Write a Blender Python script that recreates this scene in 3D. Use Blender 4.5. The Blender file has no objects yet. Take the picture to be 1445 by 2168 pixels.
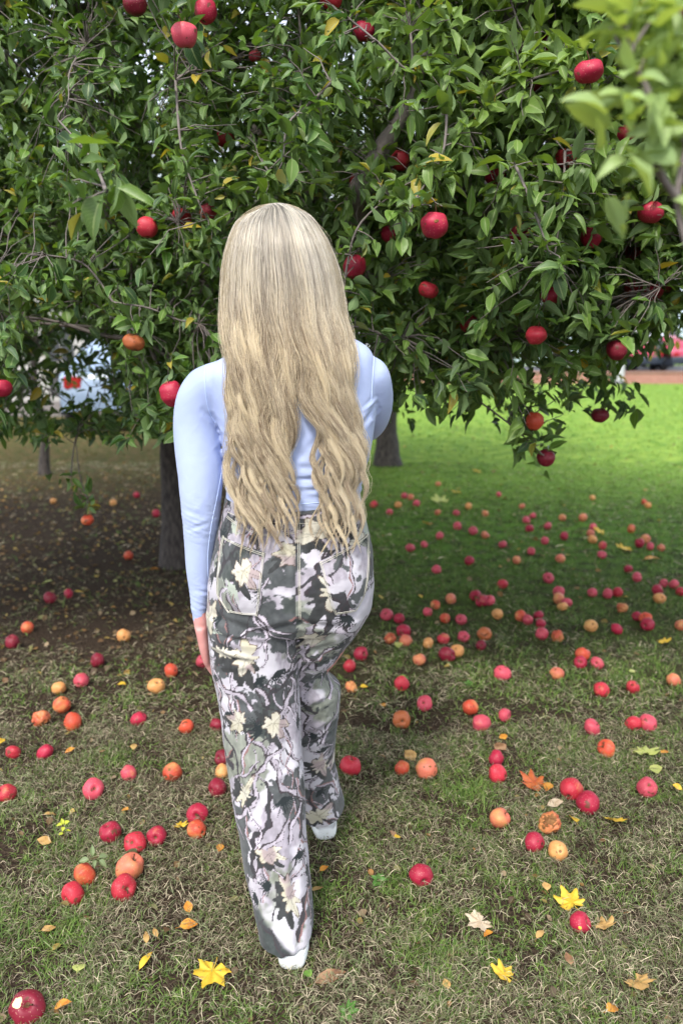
import bpy, bmesh, math, random
import numpy as np
from mathutils import Vector, noise as mnoise, kdtree
from mathutils.bvhtree import BVHTree

rng = np.random.default_rng(7)
random.seed(7)
S = bpy.context.scene
COL = S.collection
R = math.radians

# ------------------------------------------------------------------ camera
CAMZ, PITCH, F = 1.41, R(12.6), 1600.0
cam_d = bpy.data.cameras.new("camera"); cam = bpy.data.objects.new("camera", cam_d); COL.objects.link(cam)
cam.location = (0, 0, CAMZ); cam.rotation_euler = (R(90) - PITCH, 0, 0)
cam_d.sensor_fit = 'VERTICAL'; cam_d.sensor_height = 36.0; cam_d.lens = F / 2168 * 36.0
cam_d.clip_start = 0.05; cam_d.clip_end = 500
cam_d.dof.use_dof = True; cam_d.dof.focus_distance = 1.85; cam_d.dof.aperture_fstop = 2.4
S.camera = cam
# ------------------------------------------------------------------ world and sun (overcast)
S.view_settings.view_transform = 'Standard'; S.view_settings.look = 'None'
S.view_settings.gamma = 1.0; S.view_settings.use_curve_mapping = False
S.view_settings.exposure = 1.3
wd = bpy.data.worlds.new("World"); S.world = wd; wd.use_nodes = True
wn = wd.node_tree.nodes; wl = wd.node_tree.links
sky = wn.new('ShaderNodeTexSky'); sky.sky_type = 'NISHITA'; sky.sun_disc = False
SUN_EL, SUN_AZ = R(52), R(200)
sky.sun_elevation = SUN_EL; sky.sun_rotation = SUN_AZ
sky.air_density = 1.0; sky.dust_density = 3.0
wmix = wn.new('ShaderNodeMixRGB'); wmix.inputs[0].default_value = 0.6
wmix.inputs[2].default_value = (6.6, 6.9, 7.6, 1)
wl.new(sky.outputs[0], wmix.inputs[1])
bg = wn['Background']; bg.inputs[1].default_value = 0.14
wl.new(wmix.outputs[0], bg.inputs[0])
sun_d = bpy.data.lights.new("sun", 'SUN'); sun_d.energy = 1.5; sun_d.angle = R(10); sun_d.color = (1.0, 0.96, 0.9)
sun = bpy.data.objects.new("sun", sun_d); COL.objects.link(sun)
sd = Vector((math.sin(SUN_AZ) * math.cos(SUN_EL), math.cos(SUN_AZ) * math.cos(SUN_EL), math.sin(SUN_EL)))
sun.rotation_euler = sd.to_track_quat('Z', 'Y').to_euler(); sun.location = sd * 30

# ------------------------------------------------------------------ helpers
cp, sp = math.cos(PITCH), math.sin(PITCH)
def ray(px, py):
    a = (px - 722.5) / F; b = (1084 - py) / F
    return Vector((a, cp + b * sp, -sp + b * cp))
def W(px, py, Y):
    d = ray(px, py); t = Y / d.y
    return Vector((d.x * t, Y, CAMZ + d.z * t))
def G(px, py, z=0.0):
    d = ray(px, py); t = (z - CAMZ) / d.z
    return Vector((d.x * t, d.y * t, z))
def proj(P):
    P = np.atleast_2d(P); x = P[:, 0]; y = P[:, 1]; z = P[:, 2] - CAMZ
    dep = y * cp - z * sp; up = y * sp + z * cp
    dep = np.where(dep < 0.05, 0.05, dep)
    return 722.5 + F * x / dep, 1084 - F * up / dep

def tag(o, label=None, cat=None, group=None, kind=None):
    if label: o['label'] = label
    if cat: o['category'] = cat
    if group: o['group'] = group
    if kind: o['kind'] = kind
    return o
def empty(name, loc=(0, 0, 0), rz=0):
    o = bpy.data.objects.new(name, None); COL.objects.link(o); o.location = loc; o.rotation_euler = (0, 0, rz)
    o.empty_display_size = 0.1
    return o
def link(name, me, mat=None, parent=None):
    o = bpy.data.objects.new(name, me); COL.objects.link(o)
    if mat is not None and not me.materials: me.materials.append(mat)
    if parent is not None:
        o.parent = parent
    return o
def mesh_np(name, V, Fc, smooth=True, uv=None, col=None):
    """V (n,3); Fc (m,k) index array; uv (n,2) per vertex; col (n,3) per vertex"""
    V = np.asarray(V, dtype=np.float32); Fc = np.asarray(Fc, dtype=np.int32)
    me = bpy.data.meshes.new(name); k = Fc.shape[1]
    me.vertices.add(len(V)); me.vertices.foreach_set('co', V.ravel())
    me.loops.add(Fc.size); me.loops.foreach_set('vertex_index', Fc.ravel())
    me.polygons.add(len(Fc)); me.polygons.foreach_set('loop_start', np.arange(0, Fc.size, k, dtype=np.int32))
    me.update(calc_edges=True)
    me.polygons.foreach_set('use_smooth', np.full(len(Fc), smooth, dtype=bool))
    if uv is not None:
        l = me.uv_layers.new(name='UVMap'); l.data.foreach_set('uv', np.asarray(uv, dtype=np.float32)[Fc.ravel()].ravel())
    if col is not None: set_col(me, col)
    me.update()
    return me
def set_col(me, col):
    a = me.color_attributes.new('tone', 'FLOAT_COLOR', 'POINT')
    c = np.ones((len(col), 4), dtype=np.float32); c[:, :3] = col
    a.data.foreach_set('color', c.ravel())
def merge(parts):
    """parts: list of (V,F) with equal face size"""
    Vs, Fs, o = [], [], 0
    for V, Fc in parts:
        Vs.append(V); Fs.append(np.asarray(Fc) + o); o += len(V)
    return np.vstack(Vs), np.vstack(Fs)
def nrm(a): return a / np.maximum(np.linalg.norm(a, axis=-1, keepdims=True), 1e-9)
def tubes(P, Rr, sides=6, cap=False):
    """P (N,K,3), Rr (N,K) -> V,F quads"""
    P = np.asarray(P, dtype=float); Rr = np.asarray(Rr, dtype=float); N, K, _ = P.shape
    T = np.gradient(P, axis=1); T = nrm(T)
    ref = np.zeros((N, 1, 3)); mt = np.abs(nrm(P[:, -1] - P[:, 0])); j = np.argmin(mt, axis=1); ref[np.arange(N), 0, j] = 1
    A = nrm(np.cross(T, np.broadcast_to(ref, T.shape))); B = np.cross(T, A)
    th = np.arange(sides) / sides * 2 * np.pi
    V = P[:, :, None, :] + Rr[:, :, None, None] * (A[:, :, None, :] * np.cos(th)[None, None, :, None] + B[:, :, None, :] * np.sin(th)[None, None, :, None])
    V = V.reshape(-1, 3)
    n, k, s = np.meshgrid(np.arange(N), np.arange(K - 1), np.arange(sides), indexing='ij')
    b = n * K * sides + k * sides; s2 = (s + 1) % sides
    Fc = np.stack([b + s, b + s2, b + sides + s2, b + sides + s], -1).reshape(-1, 4)
    return V, Fc
def spline(pts, n):
    """Catmull-Rom resample of pts (k,d) to n points"""
    p = np.asarray(pts, dtype=float); k = len(p)
    t = np.linspace(0, k - 1, n); i = np.minimum(t.astype(int), k - 2); f = (t - i)[:, None]
    p0 = p[np.maximum(i - 1, 0)]; p1 = p[i]; p2 = p[i + 1]; p3 = p[np.minimum(i + 2, k - 1)]
    return 0.5 * ((2 * p1) + (-p0 + p2) * f + (2 * p0 - 5 * p1 + 4 * p2 - p3) * f ** 2 + (-p0 + 3 * p1 - 3 * p2 + p3) * f ** 3)
def hsh(x): return (np.sin(x * 12.9898) * 43758.5453) % 1.0
def vnoise(x, y, seed=0.0):
    """vectorised 2-D value noise in 0..1"""
    xi = np.floor(x); yi = np.floor(y); fx = x - xi; fy = y - yi
    fx = fx * fx * (3 - 2 * fx); fy = fy * fy * (3 - 2 * fy)
    h = lambda a, b: (np.sin(a * 127.1 + b * 311.7 + seed * 74.7) * 43758.5453) % 1.0
    return (h(xi, yi) * (1 - fx) + h(xi + 1, yi) * fx) * (1 - fy) + (h(xi, yi + 1) * (1 - fx) + h(xi + 1, yi + 1) * fx) * fy
def fbm(x, y, seed=0.0, o=4):
    v = 0; a = 0.5; s = 0
    for i in range(o):
        v = v + a * vnoise(x * 2 ** i, y * 2 ** i, seed + i); s += a; a *= 0.5
    return v / s
def sstep(a, b, x):
    t = np.clip((x - a) / (b - a), 0, 1); return t * t * (3 - 2 * t)

# ------------------------------------------------------------------ materials
def mat(name):
    m = bpy.data.materials.new(name); m.use_nodes = True
    nt = m.node_tree; return m, nt.nodes, nt.links, nt.nodes['Principled BSDF']
def simple(name, col, rough=0.6, spec=0.3, bump=0, scale=40, vary=0.0, metal=0):
    m, n, l, b = mat(name)
    b.inputs['Base Color'].default_value = (*col, 1); b.inputs['Roughness'].default_value = rough
    b.inputs['Specular IOR Level'].default_value = spec; b.inputs['Metallic'].default_value = metal
    if vary or bump:
        tc = n.new('ShaderNodeTexCoord'); nz = n.new('ShaderNodeTexNoise'); nz.inputs['Scale'].default_value = scale
        nz.inputs['Detail'].default_value = 6; l.new(tc.outputs['Object'], nz.inputs['Vector'])
        if vary:
            mx = n.new('ShaderNodeMixRGB'); l.new(nz.outputs['Fac'], mx.inputs[0])
            mx.inputs[1].default_value = (*[c * (1 - vary) for c in col], 1); mx.inputs[2].default_value = (*[min(1, c * (1 + vary)) for c in col], 1)
            l.new(mx.outputs[0], b.inputs['Base Color'])
        if bump:
            bp = n.new('ShaderNodeBump'); bp.inputs['Strength'].default_value = bump; bp.inputs['Distance'].default_value = 0.01
            l.new(nz.outputs['Fac'], bp.inputs['Height']); l.new(bp.outputs[0], b.inputs['Normal'])
    return m
def math_n(n, l, op, a, b=None, c=None):
    q = n.new('ShaderNodeMath'); q.operation = op
    for i, v in enumerate((a, b, c)):
        if v is None: continue
        if isinstance(v, (int, float)): q.inputs[i].default_value = v
        else: l.new(v, q.inputs[i])
    return q.outputs[0]
def leaf_material(name, vein=0.55, under=(0.17, 0.255, 0.105), transl=0.25, rough=0.42):
    m, n, l, b = mat(name)
    at = n.new('ShaderNodeAttribute'); at.attribute_name = 'tone'
    uv = n.new('ShaderNodeUVMap'); sx = n.new('ShaderNodeSeparateXYZ'); l.new(uv.outputs[0], sx.inputs[0])
    du = math_n(n, l, 'ABSOLUTE', math_n(n, l, 'SUBTRACT', sx.outputs[0], 0.5))
    mid = math_n(n, l, 'LESS_THAN', du, 0.045)
    vv = math_n(n, l, 'ADD', math_n(n, l, 'MULTIPLY', sx.outputs[1], 14.0), math_n(n, l, 'MULTIPLY', du, -7.0))
    fr = math_n(n, l, 'FRACT', vv); sv = math_n(n, l, 'LESS_THAN', fr, 0.16)
    vn = math_n(n, l, 'MAXIMUM', mid, math_n(n, l, 'MULTIPLY', sv, 0.35))
    edge = math_n(n, l, 'GREATER_THAN', du, 0.455)
    vn = math_n(n, l, 'MULTIPLY', math_n(n, l, 'MAXIMUM', vn, math_n(n, l, 'MULTIPLY', edge, 0.5)), vein)
    mx = n.new('ShaderNodeMixRGB'); l.new(vn, mx.inputs[0]); l.new(at.outputs['Color'], mx.inputs[1])
    mx.inputs[2].default_value = (0.34, 0.42, 0.17, 1)
    geo = n.new('ShaderNodeNewGeometry')
    mu = n.new('ShaderNodeMixRGB'); l.new(math_n(n, l, 'MULTIPLY', geo.outputs['Backfacing'], 0.75), mu.inputs[0]); l.new(mx.outputs[0], mu.inputs[1])
    mu.inputs[2].default_value = (*under, 1)
    l.new(mu.outputs[0], b.inputs['Base Color']); b.inputs['Specular IOR Level'].default_value = 0.36
    rg = math_n(n, l, 'ADD', math_n(n, l, 'MULTIPLY', geo.outputs['Backfacing'], 0.3), rough); l.new(rg, b.inputs['Roughness'])
    bp = n.new('ShaderNodeBump'); bp.inputs['Strength'].default_value = 0.5; bp.inputs['Distance'].default_value = 0.001
    l.new(math_n(n, l, 'SUBTRACT', 1.0, fr), bp.inputs['Height']); l.new(bp.outputs[0], b.inputs['Normal'])
    tr = n.new('ShaderNodeBsdfTranslucent'); tm = n.new('ShaderNodeMixRGB'); tm.blend_type = 'MULTIPLY'; tm.inputs[0].default_value = 1
    l.new(at.outputs['Color'], tm.inputs[1]); tm.inputs[2].default_value = (2.2, 2.0, 0.7, 1); l.new(tm.outputs[0], tr.inputs[0])
    ms = n.new('ShaderNodeMixShader'); ms.inputs[0].default_value = transl
    l.new(b.outputs[0], ms.inputs[1]); l.new(tr.outputs[0], ms.inputs[2]); l.new(ms.outputs[0], n['Material Output'].inputs[0])
    return m
M_leaf = leaf_material('apple_leaf')
M_dry = leaf_material('dry_leaf', vein=0.25, under=(0.32, 0.24, 0.13), transl=0.2, rough=0.6)
def tone_material(name, rough=0.6, spec=0.3, transl=0.0):
    m, n, l, b = mat(name); at = n.new('ShaderNodeAttribute'); at.attribute_name = 'tone'
    l.new(at.outputs['Color'], b.inputs['Base Color']); b.inputs['Roughness'].default_value = rough; b.inputs['Specular IOR Level'].default_value = spec
    if transl:
        tr = n.new('ShaderNodeBsdfTranslucent'); l.new(at.outputs['Color'], tr.inputs[0])
        ms = n.new('ShaderNodeMixShader'); ms.inputs[0].default_value = transl
        l.new(b.outputs[0], ms.inputs[1]); l.new(tr.outputs[0], ms.inputs[2]); l.new(ms.outputs[0], n['Material Output'].inputs[0])
    return m
M_grass = tone_material('grass_blade', 0.55, 0.3, 0.25)
def bark_material():
    m, n, l, b = mat('bark')
    tc = n.new('ShaderNodeTexCoord'); mp = n.new('ShaderNodeMapping'); mp.inputs['Scale'].default_value = (1, 1, 0.35)
    l.new(tc.outputs['Object'], mp.inputs[0])
    nz = n.new('ShaderNodeTexNoise'); nz.inputs['Scale'].default_value = 45; nz.inputs['Detail'].default_value = 8; l.new(mp.outputs[0], nz.inputs['Vector'])
    cr = n.new('ShaderNodeValToRGB'); cr.color_ramp.elements[0].position = 0.35; cr.color_ramp.elements[0].color = (0.018, 0.014, 0.012, 1)
    cr.color_ramp.elements[1].position = 0.7; cr.color_ramp.elements[1].color = (0.08, 0.066, 0.057, 1)
    l.new(nz.outputs[0], cr.inputs[0]); l.new(cr.outputs[0], b.inputs['Base Color']); b.inputs['Roughness'].default_value = 0.8
    bp = n.new('ShaderNodeBump'); bp.inputs['Strength'].default_value = 0.8; bp.inputs['Distance'].default_value = 0.006
    l.new(nz.outputs[0], bp.inputs['Height']); l.new(bp.outputs[0], b.inputs['Normal'])
    return m
M_bark = bark_material()
M_twig = simple('twig_bark', (0.17, 0.145, 0.13), 0.75, vary=0.45, scale=60, bump=.4)
def apple_material():
    """skin colour from object colour, alpha = how much yellow ground colour shows"""
    m, n, l, b = mat('apple_skin')
    oi = n.new('ShaderNodeObjectInfo'); tc = n.new('ShaderNodeTexCoord')
    add = n.new('ShaderNodeVectorMath'); add.operation = 'ADD'; l.new(tc.outputs['Object'], add.inputs[0])
    sc = n.new('ShaderNodeVectorMath'); sc.operation = 'SCALE'; sc.inputs[0].default_value = (13, 7, 5); l.new(oi.outputs['Random'], sc.inputs['Scale'])
    l.new(sc.outputs[0], add.inputs[1])
    nz = n.new('ShaderNodeTexNoise'); nz.inputs['Scale'].default_value = 17; nz.inputs['Detail'].default_value = 3; l.new(add.outputs[0], nz.inputs['Vector'])
    # streaks running from pole to pole
    sx = n.new('ShaderNodeSeparateXYZ'); l.new(tc.outputs['Object'], sx.inputs[0])
    ang = math_n(n, l, 'ARCTAN2', sx.outputs[1], sx.outputs[0])
    cb = n.new('ShaderNodeCombineXYZ'); l.new(math_n(n, l, 'MULTIPLY', ang, 5.0), cb.inputs[0]); l.new(math_n(n, l, 'MULTIPLY', sx.outputs[2], 14.0), cb.inputs[1]); l.new(oi.outputs['Random'], cb.inputs[2])
    ns = n.new('ShaderNodeTexNoise'); ns.inputs['Scale'].default_value = 2.4; ns.inputs['Detail'].default_value = 3; l.new(cb.outputs[0], ns.inputs['Vector'])
    th = math_n(n, l, 'ADD', math_n(n, l, 'MULTIPLY', nz.outputs[0], 1.0), math_n(n, l, 'MULTIPLY', ns.outputs[0], 0.35))
    lo = math_n(n, l, 'SUBTRACT', 0.93, math_n(n, l, 'MULTIPLY', oi.outputs['Alpha'], 0.6))
    mr = n.new('ShaderNodeMapRange'); l.new(th, mr.inputs[0]); l.new(lo, mr.inputs[1]); l.new(math_n(n, l, 'ADD', lo, 0.28), mr.inputs[2])
    mx = n.new('ShaderNodeMixRGB'); l.new(mr.outputs[0], mx.inputs[0]); l.new(oi.outputs['Color'], mx.inputs[1]); mx.inputs[2].default_value = (0.68, 0.36, 0.12, 1)
    # darker streaks
    mk = n.new('ShaderNodeMixRGB'); mk.blend_type = 'MULTIPLY'; l.new(math_n(n, l, 'MULTIPLY', ns.outputs[0], 0.75), mk.inputs[0]); l.new(mx.outputs[0], mk.inputs[1]); mk.inputs[2].default_value = (0.62, 0.4, 0.42, 1)
    # pale lenticels and a few brown blemishes
    vo = n.new('ShaderNodeTexVoronoi'); vo.inputs['Scale'].default_value = 190; l.new(add.outputs[0], vo.inputs['Vector'])
    dots = math_n(n, l, 'LESS_THAN', vo.outputs['Distance'], 0.16)
    md = n.new('ShaderNodeMixRGB'); l.new(math_n(n, l, 'MULTIPLY', dots, 0.35), md.inputs[0]); l.new(mk.outputs[0], md.inputs[1]); md.inputs[2].default_value = (0.75, 0.5, 0.33, 1)
    nb = n.new('ShaderNodeTexNoise'); nb.inputs['Scale'].default_value = 42; l.new(add.outputs[0], nb.inputs['Vector'])
    bl = math_n(n, l, 'GREATER_THAN', nb.outputs[0], 0.67)
    mb = n.new('ShaderNodeMixRGB'); l.new(math_n(n, l, 'MULTIPLY', bl, 0.8), mb.inputs[0]); l.new(md.outputs[0], mb.inputs[1]); mb.inputs[2].default_value = (0.1, 0.045, 0.02, 1)
    # brownish in the stem cavity
    rr = math_n(n, l, 'SQRT', math_n(n, l, 'ADD', math_n(n, l, 'POWER', sx.outputs[0], 2.0), math_n(n, l, 'POWER', sx.outputs[1], 2.0)))
    cv = math_n(n, l, 'LESS_THAN', rr, 0.0048)
    mc = n.new('ShaderNodeMixRGB'); l.new(math_n(n, l, 'MULTIPLY', cv, 0.8), mc.inputs[0]); l.new(mb.outputs[0], mc.inputs[1]); mc.inputs[2].default_value = (0.12, 0.07, 0.03, 1)
    l.new(mc.outputs[0], b.inputs['Base Color']); b.inputs['Roughness'].default_value = 0.5; b.inputs['Specular IOR Level'].default_value = 0.35
    b.inputs['Subsurface Weight'].default_value = 0.0
    return m
M_apple = apple_material()
M_stem = simple('apple_stem', (0.09, 0.05, 0.025), 0.8)
M_flesh = simple('bitten_flesh', (0.78, 0.68, 0.33), 0.6, vary=0.15, scale=80)
M_rot = simple('rotten_flesh', (0.22, 0.1, 0.035), 0.75, vary=0.6, scale=90, bump=1)

# ground
def ground_material():
    m, n, l, b = mat('ground_soil_and_turf')
    tc = n.new('ShaderNodeTexCoord')
    def nz(scale, det=6):
        q = n.new('ShaderNodeTexNoise'); q.inputs['Scale'].default_value = scale; q.inputs['Detail'].default_value = det
        l.new(tc.outputs['Object'], q.inputs['Vector']); return q.outputs[0]
    sx = n.new('ShaderNodeSeparateXYZ'); l.new(tc.outputs['Object'], sx.inputs[0])
    fine = nz(90, 8); mid = nz(9, 6); big = nz(1.4, 4)
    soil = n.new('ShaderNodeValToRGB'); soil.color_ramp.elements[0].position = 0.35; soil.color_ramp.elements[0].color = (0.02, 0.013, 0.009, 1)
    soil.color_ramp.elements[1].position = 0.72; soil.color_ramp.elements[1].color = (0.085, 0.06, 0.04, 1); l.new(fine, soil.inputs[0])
    green = n.new('ShaderNodeValToRGB'); green.color_ramp.elements[0].position = 0.3; green.color_ramp.elements[0].color = (0.035, 0.075, 0.012, 1)
    green.color_ramp.elements[1].position = 0.7; green.color_ramp.elements[1].color = (0.11, 0.22, 0.03, 1); l.new(mid, green.inputs[0])
    # green further than about 4 m on the right, lush beyond 7 m; earth under the tree on the left
    def mrange(v, a, c):
        q = n.new('ShaderNodeMapRange'); l.new(v, q.inputs[0]); q.inputs[1].default_value = a; q.inputs[2].default_value = c; return q.outputs[0]
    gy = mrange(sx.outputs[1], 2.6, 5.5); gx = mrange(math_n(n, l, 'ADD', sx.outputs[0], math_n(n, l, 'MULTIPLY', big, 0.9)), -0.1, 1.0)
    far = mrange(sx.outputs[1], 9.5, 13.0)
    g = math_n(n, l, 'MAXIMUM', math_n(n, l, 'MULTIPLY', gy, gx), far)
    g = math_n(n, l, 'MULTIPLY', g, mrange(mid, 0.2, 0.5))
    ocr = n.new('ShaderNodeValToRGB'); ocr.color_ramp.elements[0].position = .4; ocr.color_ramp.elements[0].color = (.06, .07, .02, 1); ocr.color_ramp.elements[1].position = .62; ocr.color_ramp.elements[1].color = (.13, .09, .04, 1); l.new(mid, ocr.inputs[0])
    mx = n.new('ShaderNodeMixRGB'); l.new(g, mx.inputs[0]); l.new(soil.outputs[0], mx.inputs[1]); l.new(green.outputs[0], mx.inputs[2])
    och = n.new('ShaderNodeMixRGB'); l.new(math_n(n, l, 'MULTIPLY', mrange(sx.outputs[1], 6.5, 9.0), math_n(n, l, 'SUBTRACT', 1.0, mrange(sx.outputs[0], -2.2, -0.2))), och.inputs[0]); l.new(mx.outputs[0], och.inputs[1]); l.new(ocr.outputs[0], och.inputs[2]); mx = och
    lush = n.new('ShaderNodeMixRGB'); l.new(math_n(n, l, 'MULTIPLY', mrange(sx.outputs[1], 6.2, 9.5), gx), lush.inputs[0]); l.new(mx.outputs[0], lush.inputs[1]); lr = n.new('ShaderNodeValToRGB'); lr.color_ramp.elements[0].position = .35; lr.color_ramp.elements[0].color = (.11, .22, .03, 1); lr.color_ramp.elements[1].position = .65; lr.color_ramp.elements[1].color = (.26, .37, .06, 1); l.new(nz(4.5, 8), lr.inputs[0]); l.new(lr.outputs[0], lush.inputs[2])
    l.new(lush.outputs[0], b.inputs['Base Color']); b.inputs['Roughness'].default_value = 0.95; b.inputs['Specular IOR Level'].default_value = 0.1
    bp = n.new('ShaderNodeBump'); bp.inputs['Strength'].default_value = 1; bp.inputs['Distance'].default_value = 0.02
    l.new(fine, bp.inputs['Height']); l.new(bp.outputs[0], b.inputs['Normal'])
    return m
gV = [(-150, -40, 0), (150, -40, 0), (150, 260, 0), (-150, 260, 0)]
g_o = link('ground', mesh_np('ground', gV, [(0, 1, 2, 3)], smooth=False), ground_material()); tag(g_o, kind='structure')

# ------------------------------------------------------------------ grass and litter
def greenness(x, y):
    n1 = fbm(x * 2.3, y * 2.3, 3)
    base = 0.36 + 0.5 * sstep(2.2, 3.8, y) * sstep(-0.3, 0.5, x) + 0.3 * sstep(6.0, 7.5, y) * sstep(-0.2, 0.8, x)
    base = base - 0.12 * sstep(-0.1, -0.8, x) * sstep(2.6, 3.4, y)
    return np.clip(base + (n1 - 0.5) * 1.5, 0.02, 1)
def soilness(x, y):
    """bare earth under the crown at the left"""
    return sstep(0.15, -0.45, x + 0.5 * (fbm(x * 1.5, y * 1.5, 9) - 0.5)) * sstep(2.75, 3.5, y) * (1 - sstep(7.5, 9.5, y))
def blades(N, yr, kind, hh, ww, marg=0.7):
    a, c = yr
    y = np.sqrt(rng.random(N) * (c * c - a * a) + a * a) if c > 5 else a + (c - a) * rng.random(N)
    half = 0.5 * y + marg; x = (rng.random(N) * 2 - 1) * half
    s = soilness(x, y); g = greenness(x, y)
    if kind == 'green':
        cl = .5 * fbm(x * 14, y * 14, 21) + .5 * fbm(x * 30, y * 30, 25)
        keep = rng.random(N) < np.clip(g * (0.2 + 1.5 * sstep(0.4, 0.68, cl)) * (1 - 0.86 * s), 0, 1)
    else:
        keep = rng.random(N) < np.clip((1.15 - 0.75 * g) * (1 - 0.8 * s) * (0.3 + sstep(0.3, 0.6, fbm(x * 7, y * 7, 33))), 0, 1)
        keep &= (y < 9) & (rng.random(N) < 1 - 0.75 * sstep(2.6, 4.2, y) * sstep(-.4, .4, x))
    bare = sstep(.58, .66, fbm(x * 2.6 + 3, y * 2.6, 71, 3)) * (y < 6); keep &= rng.random(N) > .72 * bare
    x, y, g = x[keep], y[keep], g[keep]; N = len(x)
    K = 4; t = np.linspace(0, 1, K)[None, :]
    az = rng.random(N) * 2 * np.pi; d = np.stack([np.cos(az), np.sin(az)], -1)
    L = hh * (0.5 + rng.random(N)) * (1 + (.7 * sstep(.55, .7, fbm(x * 5, y * 5, 88)) if kind == 'green' else 0)); w = ww * (0.6 + 0.8 * rng.random(N))
    P = np.zeros((N, K, 3))
    if kind == 'green':
        lean = 0.25 + 0.9 * rng.random(N) ** 1.5; bend = 0.3 + 0.9 * rng.random(N)
        ang = lean[:, None] + bend[:, None] * t
        r = np.cumsum(np.sin(ang), 1) / K; h = np.cumsum(np.cos(ang), 1) / K
        r -= r[:, :1]; h -= h[:, :1]
        P[:, :, 0] = x[:, None] + d[:, :1] * r * L[:, None]; P[:, :, 1] = y[:, None] + d[:, 1:] * r * L[:, None]; P[:, :, 2] = h * L[:, None] - 0.002
    else:
        cv = (rng.random(N) - 0.5) * 2.2; ang = az[:, None] + cv[:, None] * t
        P[:, :, 0] = x[:, None] + np.cumsum(np.cos(ang), 1) / K * L[:, None]; P[:, :, 1] = y[:, None] + np.cumsum(np.sin(ang), 1) / K * L[:, None]
        z0 = 0.002 + 0.014 * rng.random(N); sl = (rng.random(N) - 0.35) * 0.024
        P[:, :, 2] = np.maximum(z0[:, None] + sl[:, None] * t + 0.006 * np.sin(t * 3.1), 0.001)
    T = nrm(np.gradient(P, axis=1)); up = nrm(rng.normal(size=(N, 1, 3)) * 0.6 + np.array([0, 0, 1.0]) if kind != 'green' else np.stack([-d[:, 1], d[:, 0], 0 * az], -1)[:, None, :] + 0.3 * rng.normal(size=(N, 1, 3)))
    side = nrm(np.cross(T, up)) if kind != 'green' else nrm(up - T * np.sum(up * T, -1, keepdims=True))
    prof = np.array([0.8, 1.0, 0.75, 0.08])[None, :, None]
    V = np.stack([P - side * prof * w[:, None, None] / 2, P + side * prof * w[:, None, None] / 2], 2).reshape(-1, 3)
    b = np.arange(N)[:, None] * K * 2 + np.arange(K - 1)[None, :] * 2
    Fc = np.stack([b, b + 1, b + 3, b + 2], -1).reshape(-1, 4)
    v = rng.random((N, 1)); q = rng.random((N, 1))
    if kind == 'green':
        c = (1 - v) * np.array([0.06, 0.13, 0.02]) + v * np.array([0.2, 0.31, 0.06])
        dry = rng.random((N, 1)) < 0.18; c = np.where(dry, (1 - q) * np.array([0.26, 0.24, 0.11]) + q * np.array([0.16, 0.19, 0.06]), c)
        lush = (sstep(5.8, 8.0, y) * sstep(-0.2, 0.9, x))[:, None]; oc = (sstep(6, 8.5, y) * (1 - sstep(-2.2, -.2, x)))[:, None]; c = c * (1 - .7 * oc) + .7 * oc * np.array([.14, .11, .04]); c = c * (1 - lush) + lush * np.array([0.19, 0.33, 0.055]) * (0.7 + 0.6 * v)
    else:
        c = (1 - v) * np.array([0.13, 0.10, 0.06]) + v ** 2.4 * np.array([0.8, 0.68, 0.47])
        gr = rng.random((N, 1)) < 0.32; c = np.where(gr, (1 - q) * np.array([0.12, 0.17, 0.06]) + q * np.array([0.32, 0.36, 0.18]), c)
    colr = np.repeat(c, K * 2, axis=0)
    return V, Fc, colr
def grass_object(name, sets, label):
    Vs, Fs, Cs, o = [], [], [], 0
    for V, Fc, c in sets: Vs.append(V); Fs.append(Fc + o); Cs.append(c); o += len(V)
    ob = link(name, mesh_np(name, np.vstack(Vs), np.vstack(Fs), True, col=np.vstack(Cs)), M_grass)
    tag(ob, label, 'grass', kind='stuff')
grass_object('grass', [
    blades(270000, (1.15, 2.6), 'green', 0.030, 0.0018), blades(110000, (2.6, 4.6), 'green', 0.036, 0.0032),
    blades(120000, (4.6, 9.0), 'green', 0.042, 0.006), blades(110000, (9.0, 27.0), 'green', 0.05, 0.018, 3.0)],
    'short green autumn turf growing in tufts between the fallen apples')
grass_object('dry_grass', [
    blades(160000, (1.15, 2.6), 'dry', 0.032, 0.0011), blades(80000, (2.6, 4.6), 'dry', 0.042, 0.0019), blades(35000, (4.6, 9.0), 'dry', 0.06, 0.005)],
    'pale dry thatch of dead grass stalks lying on the soil')

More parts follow.
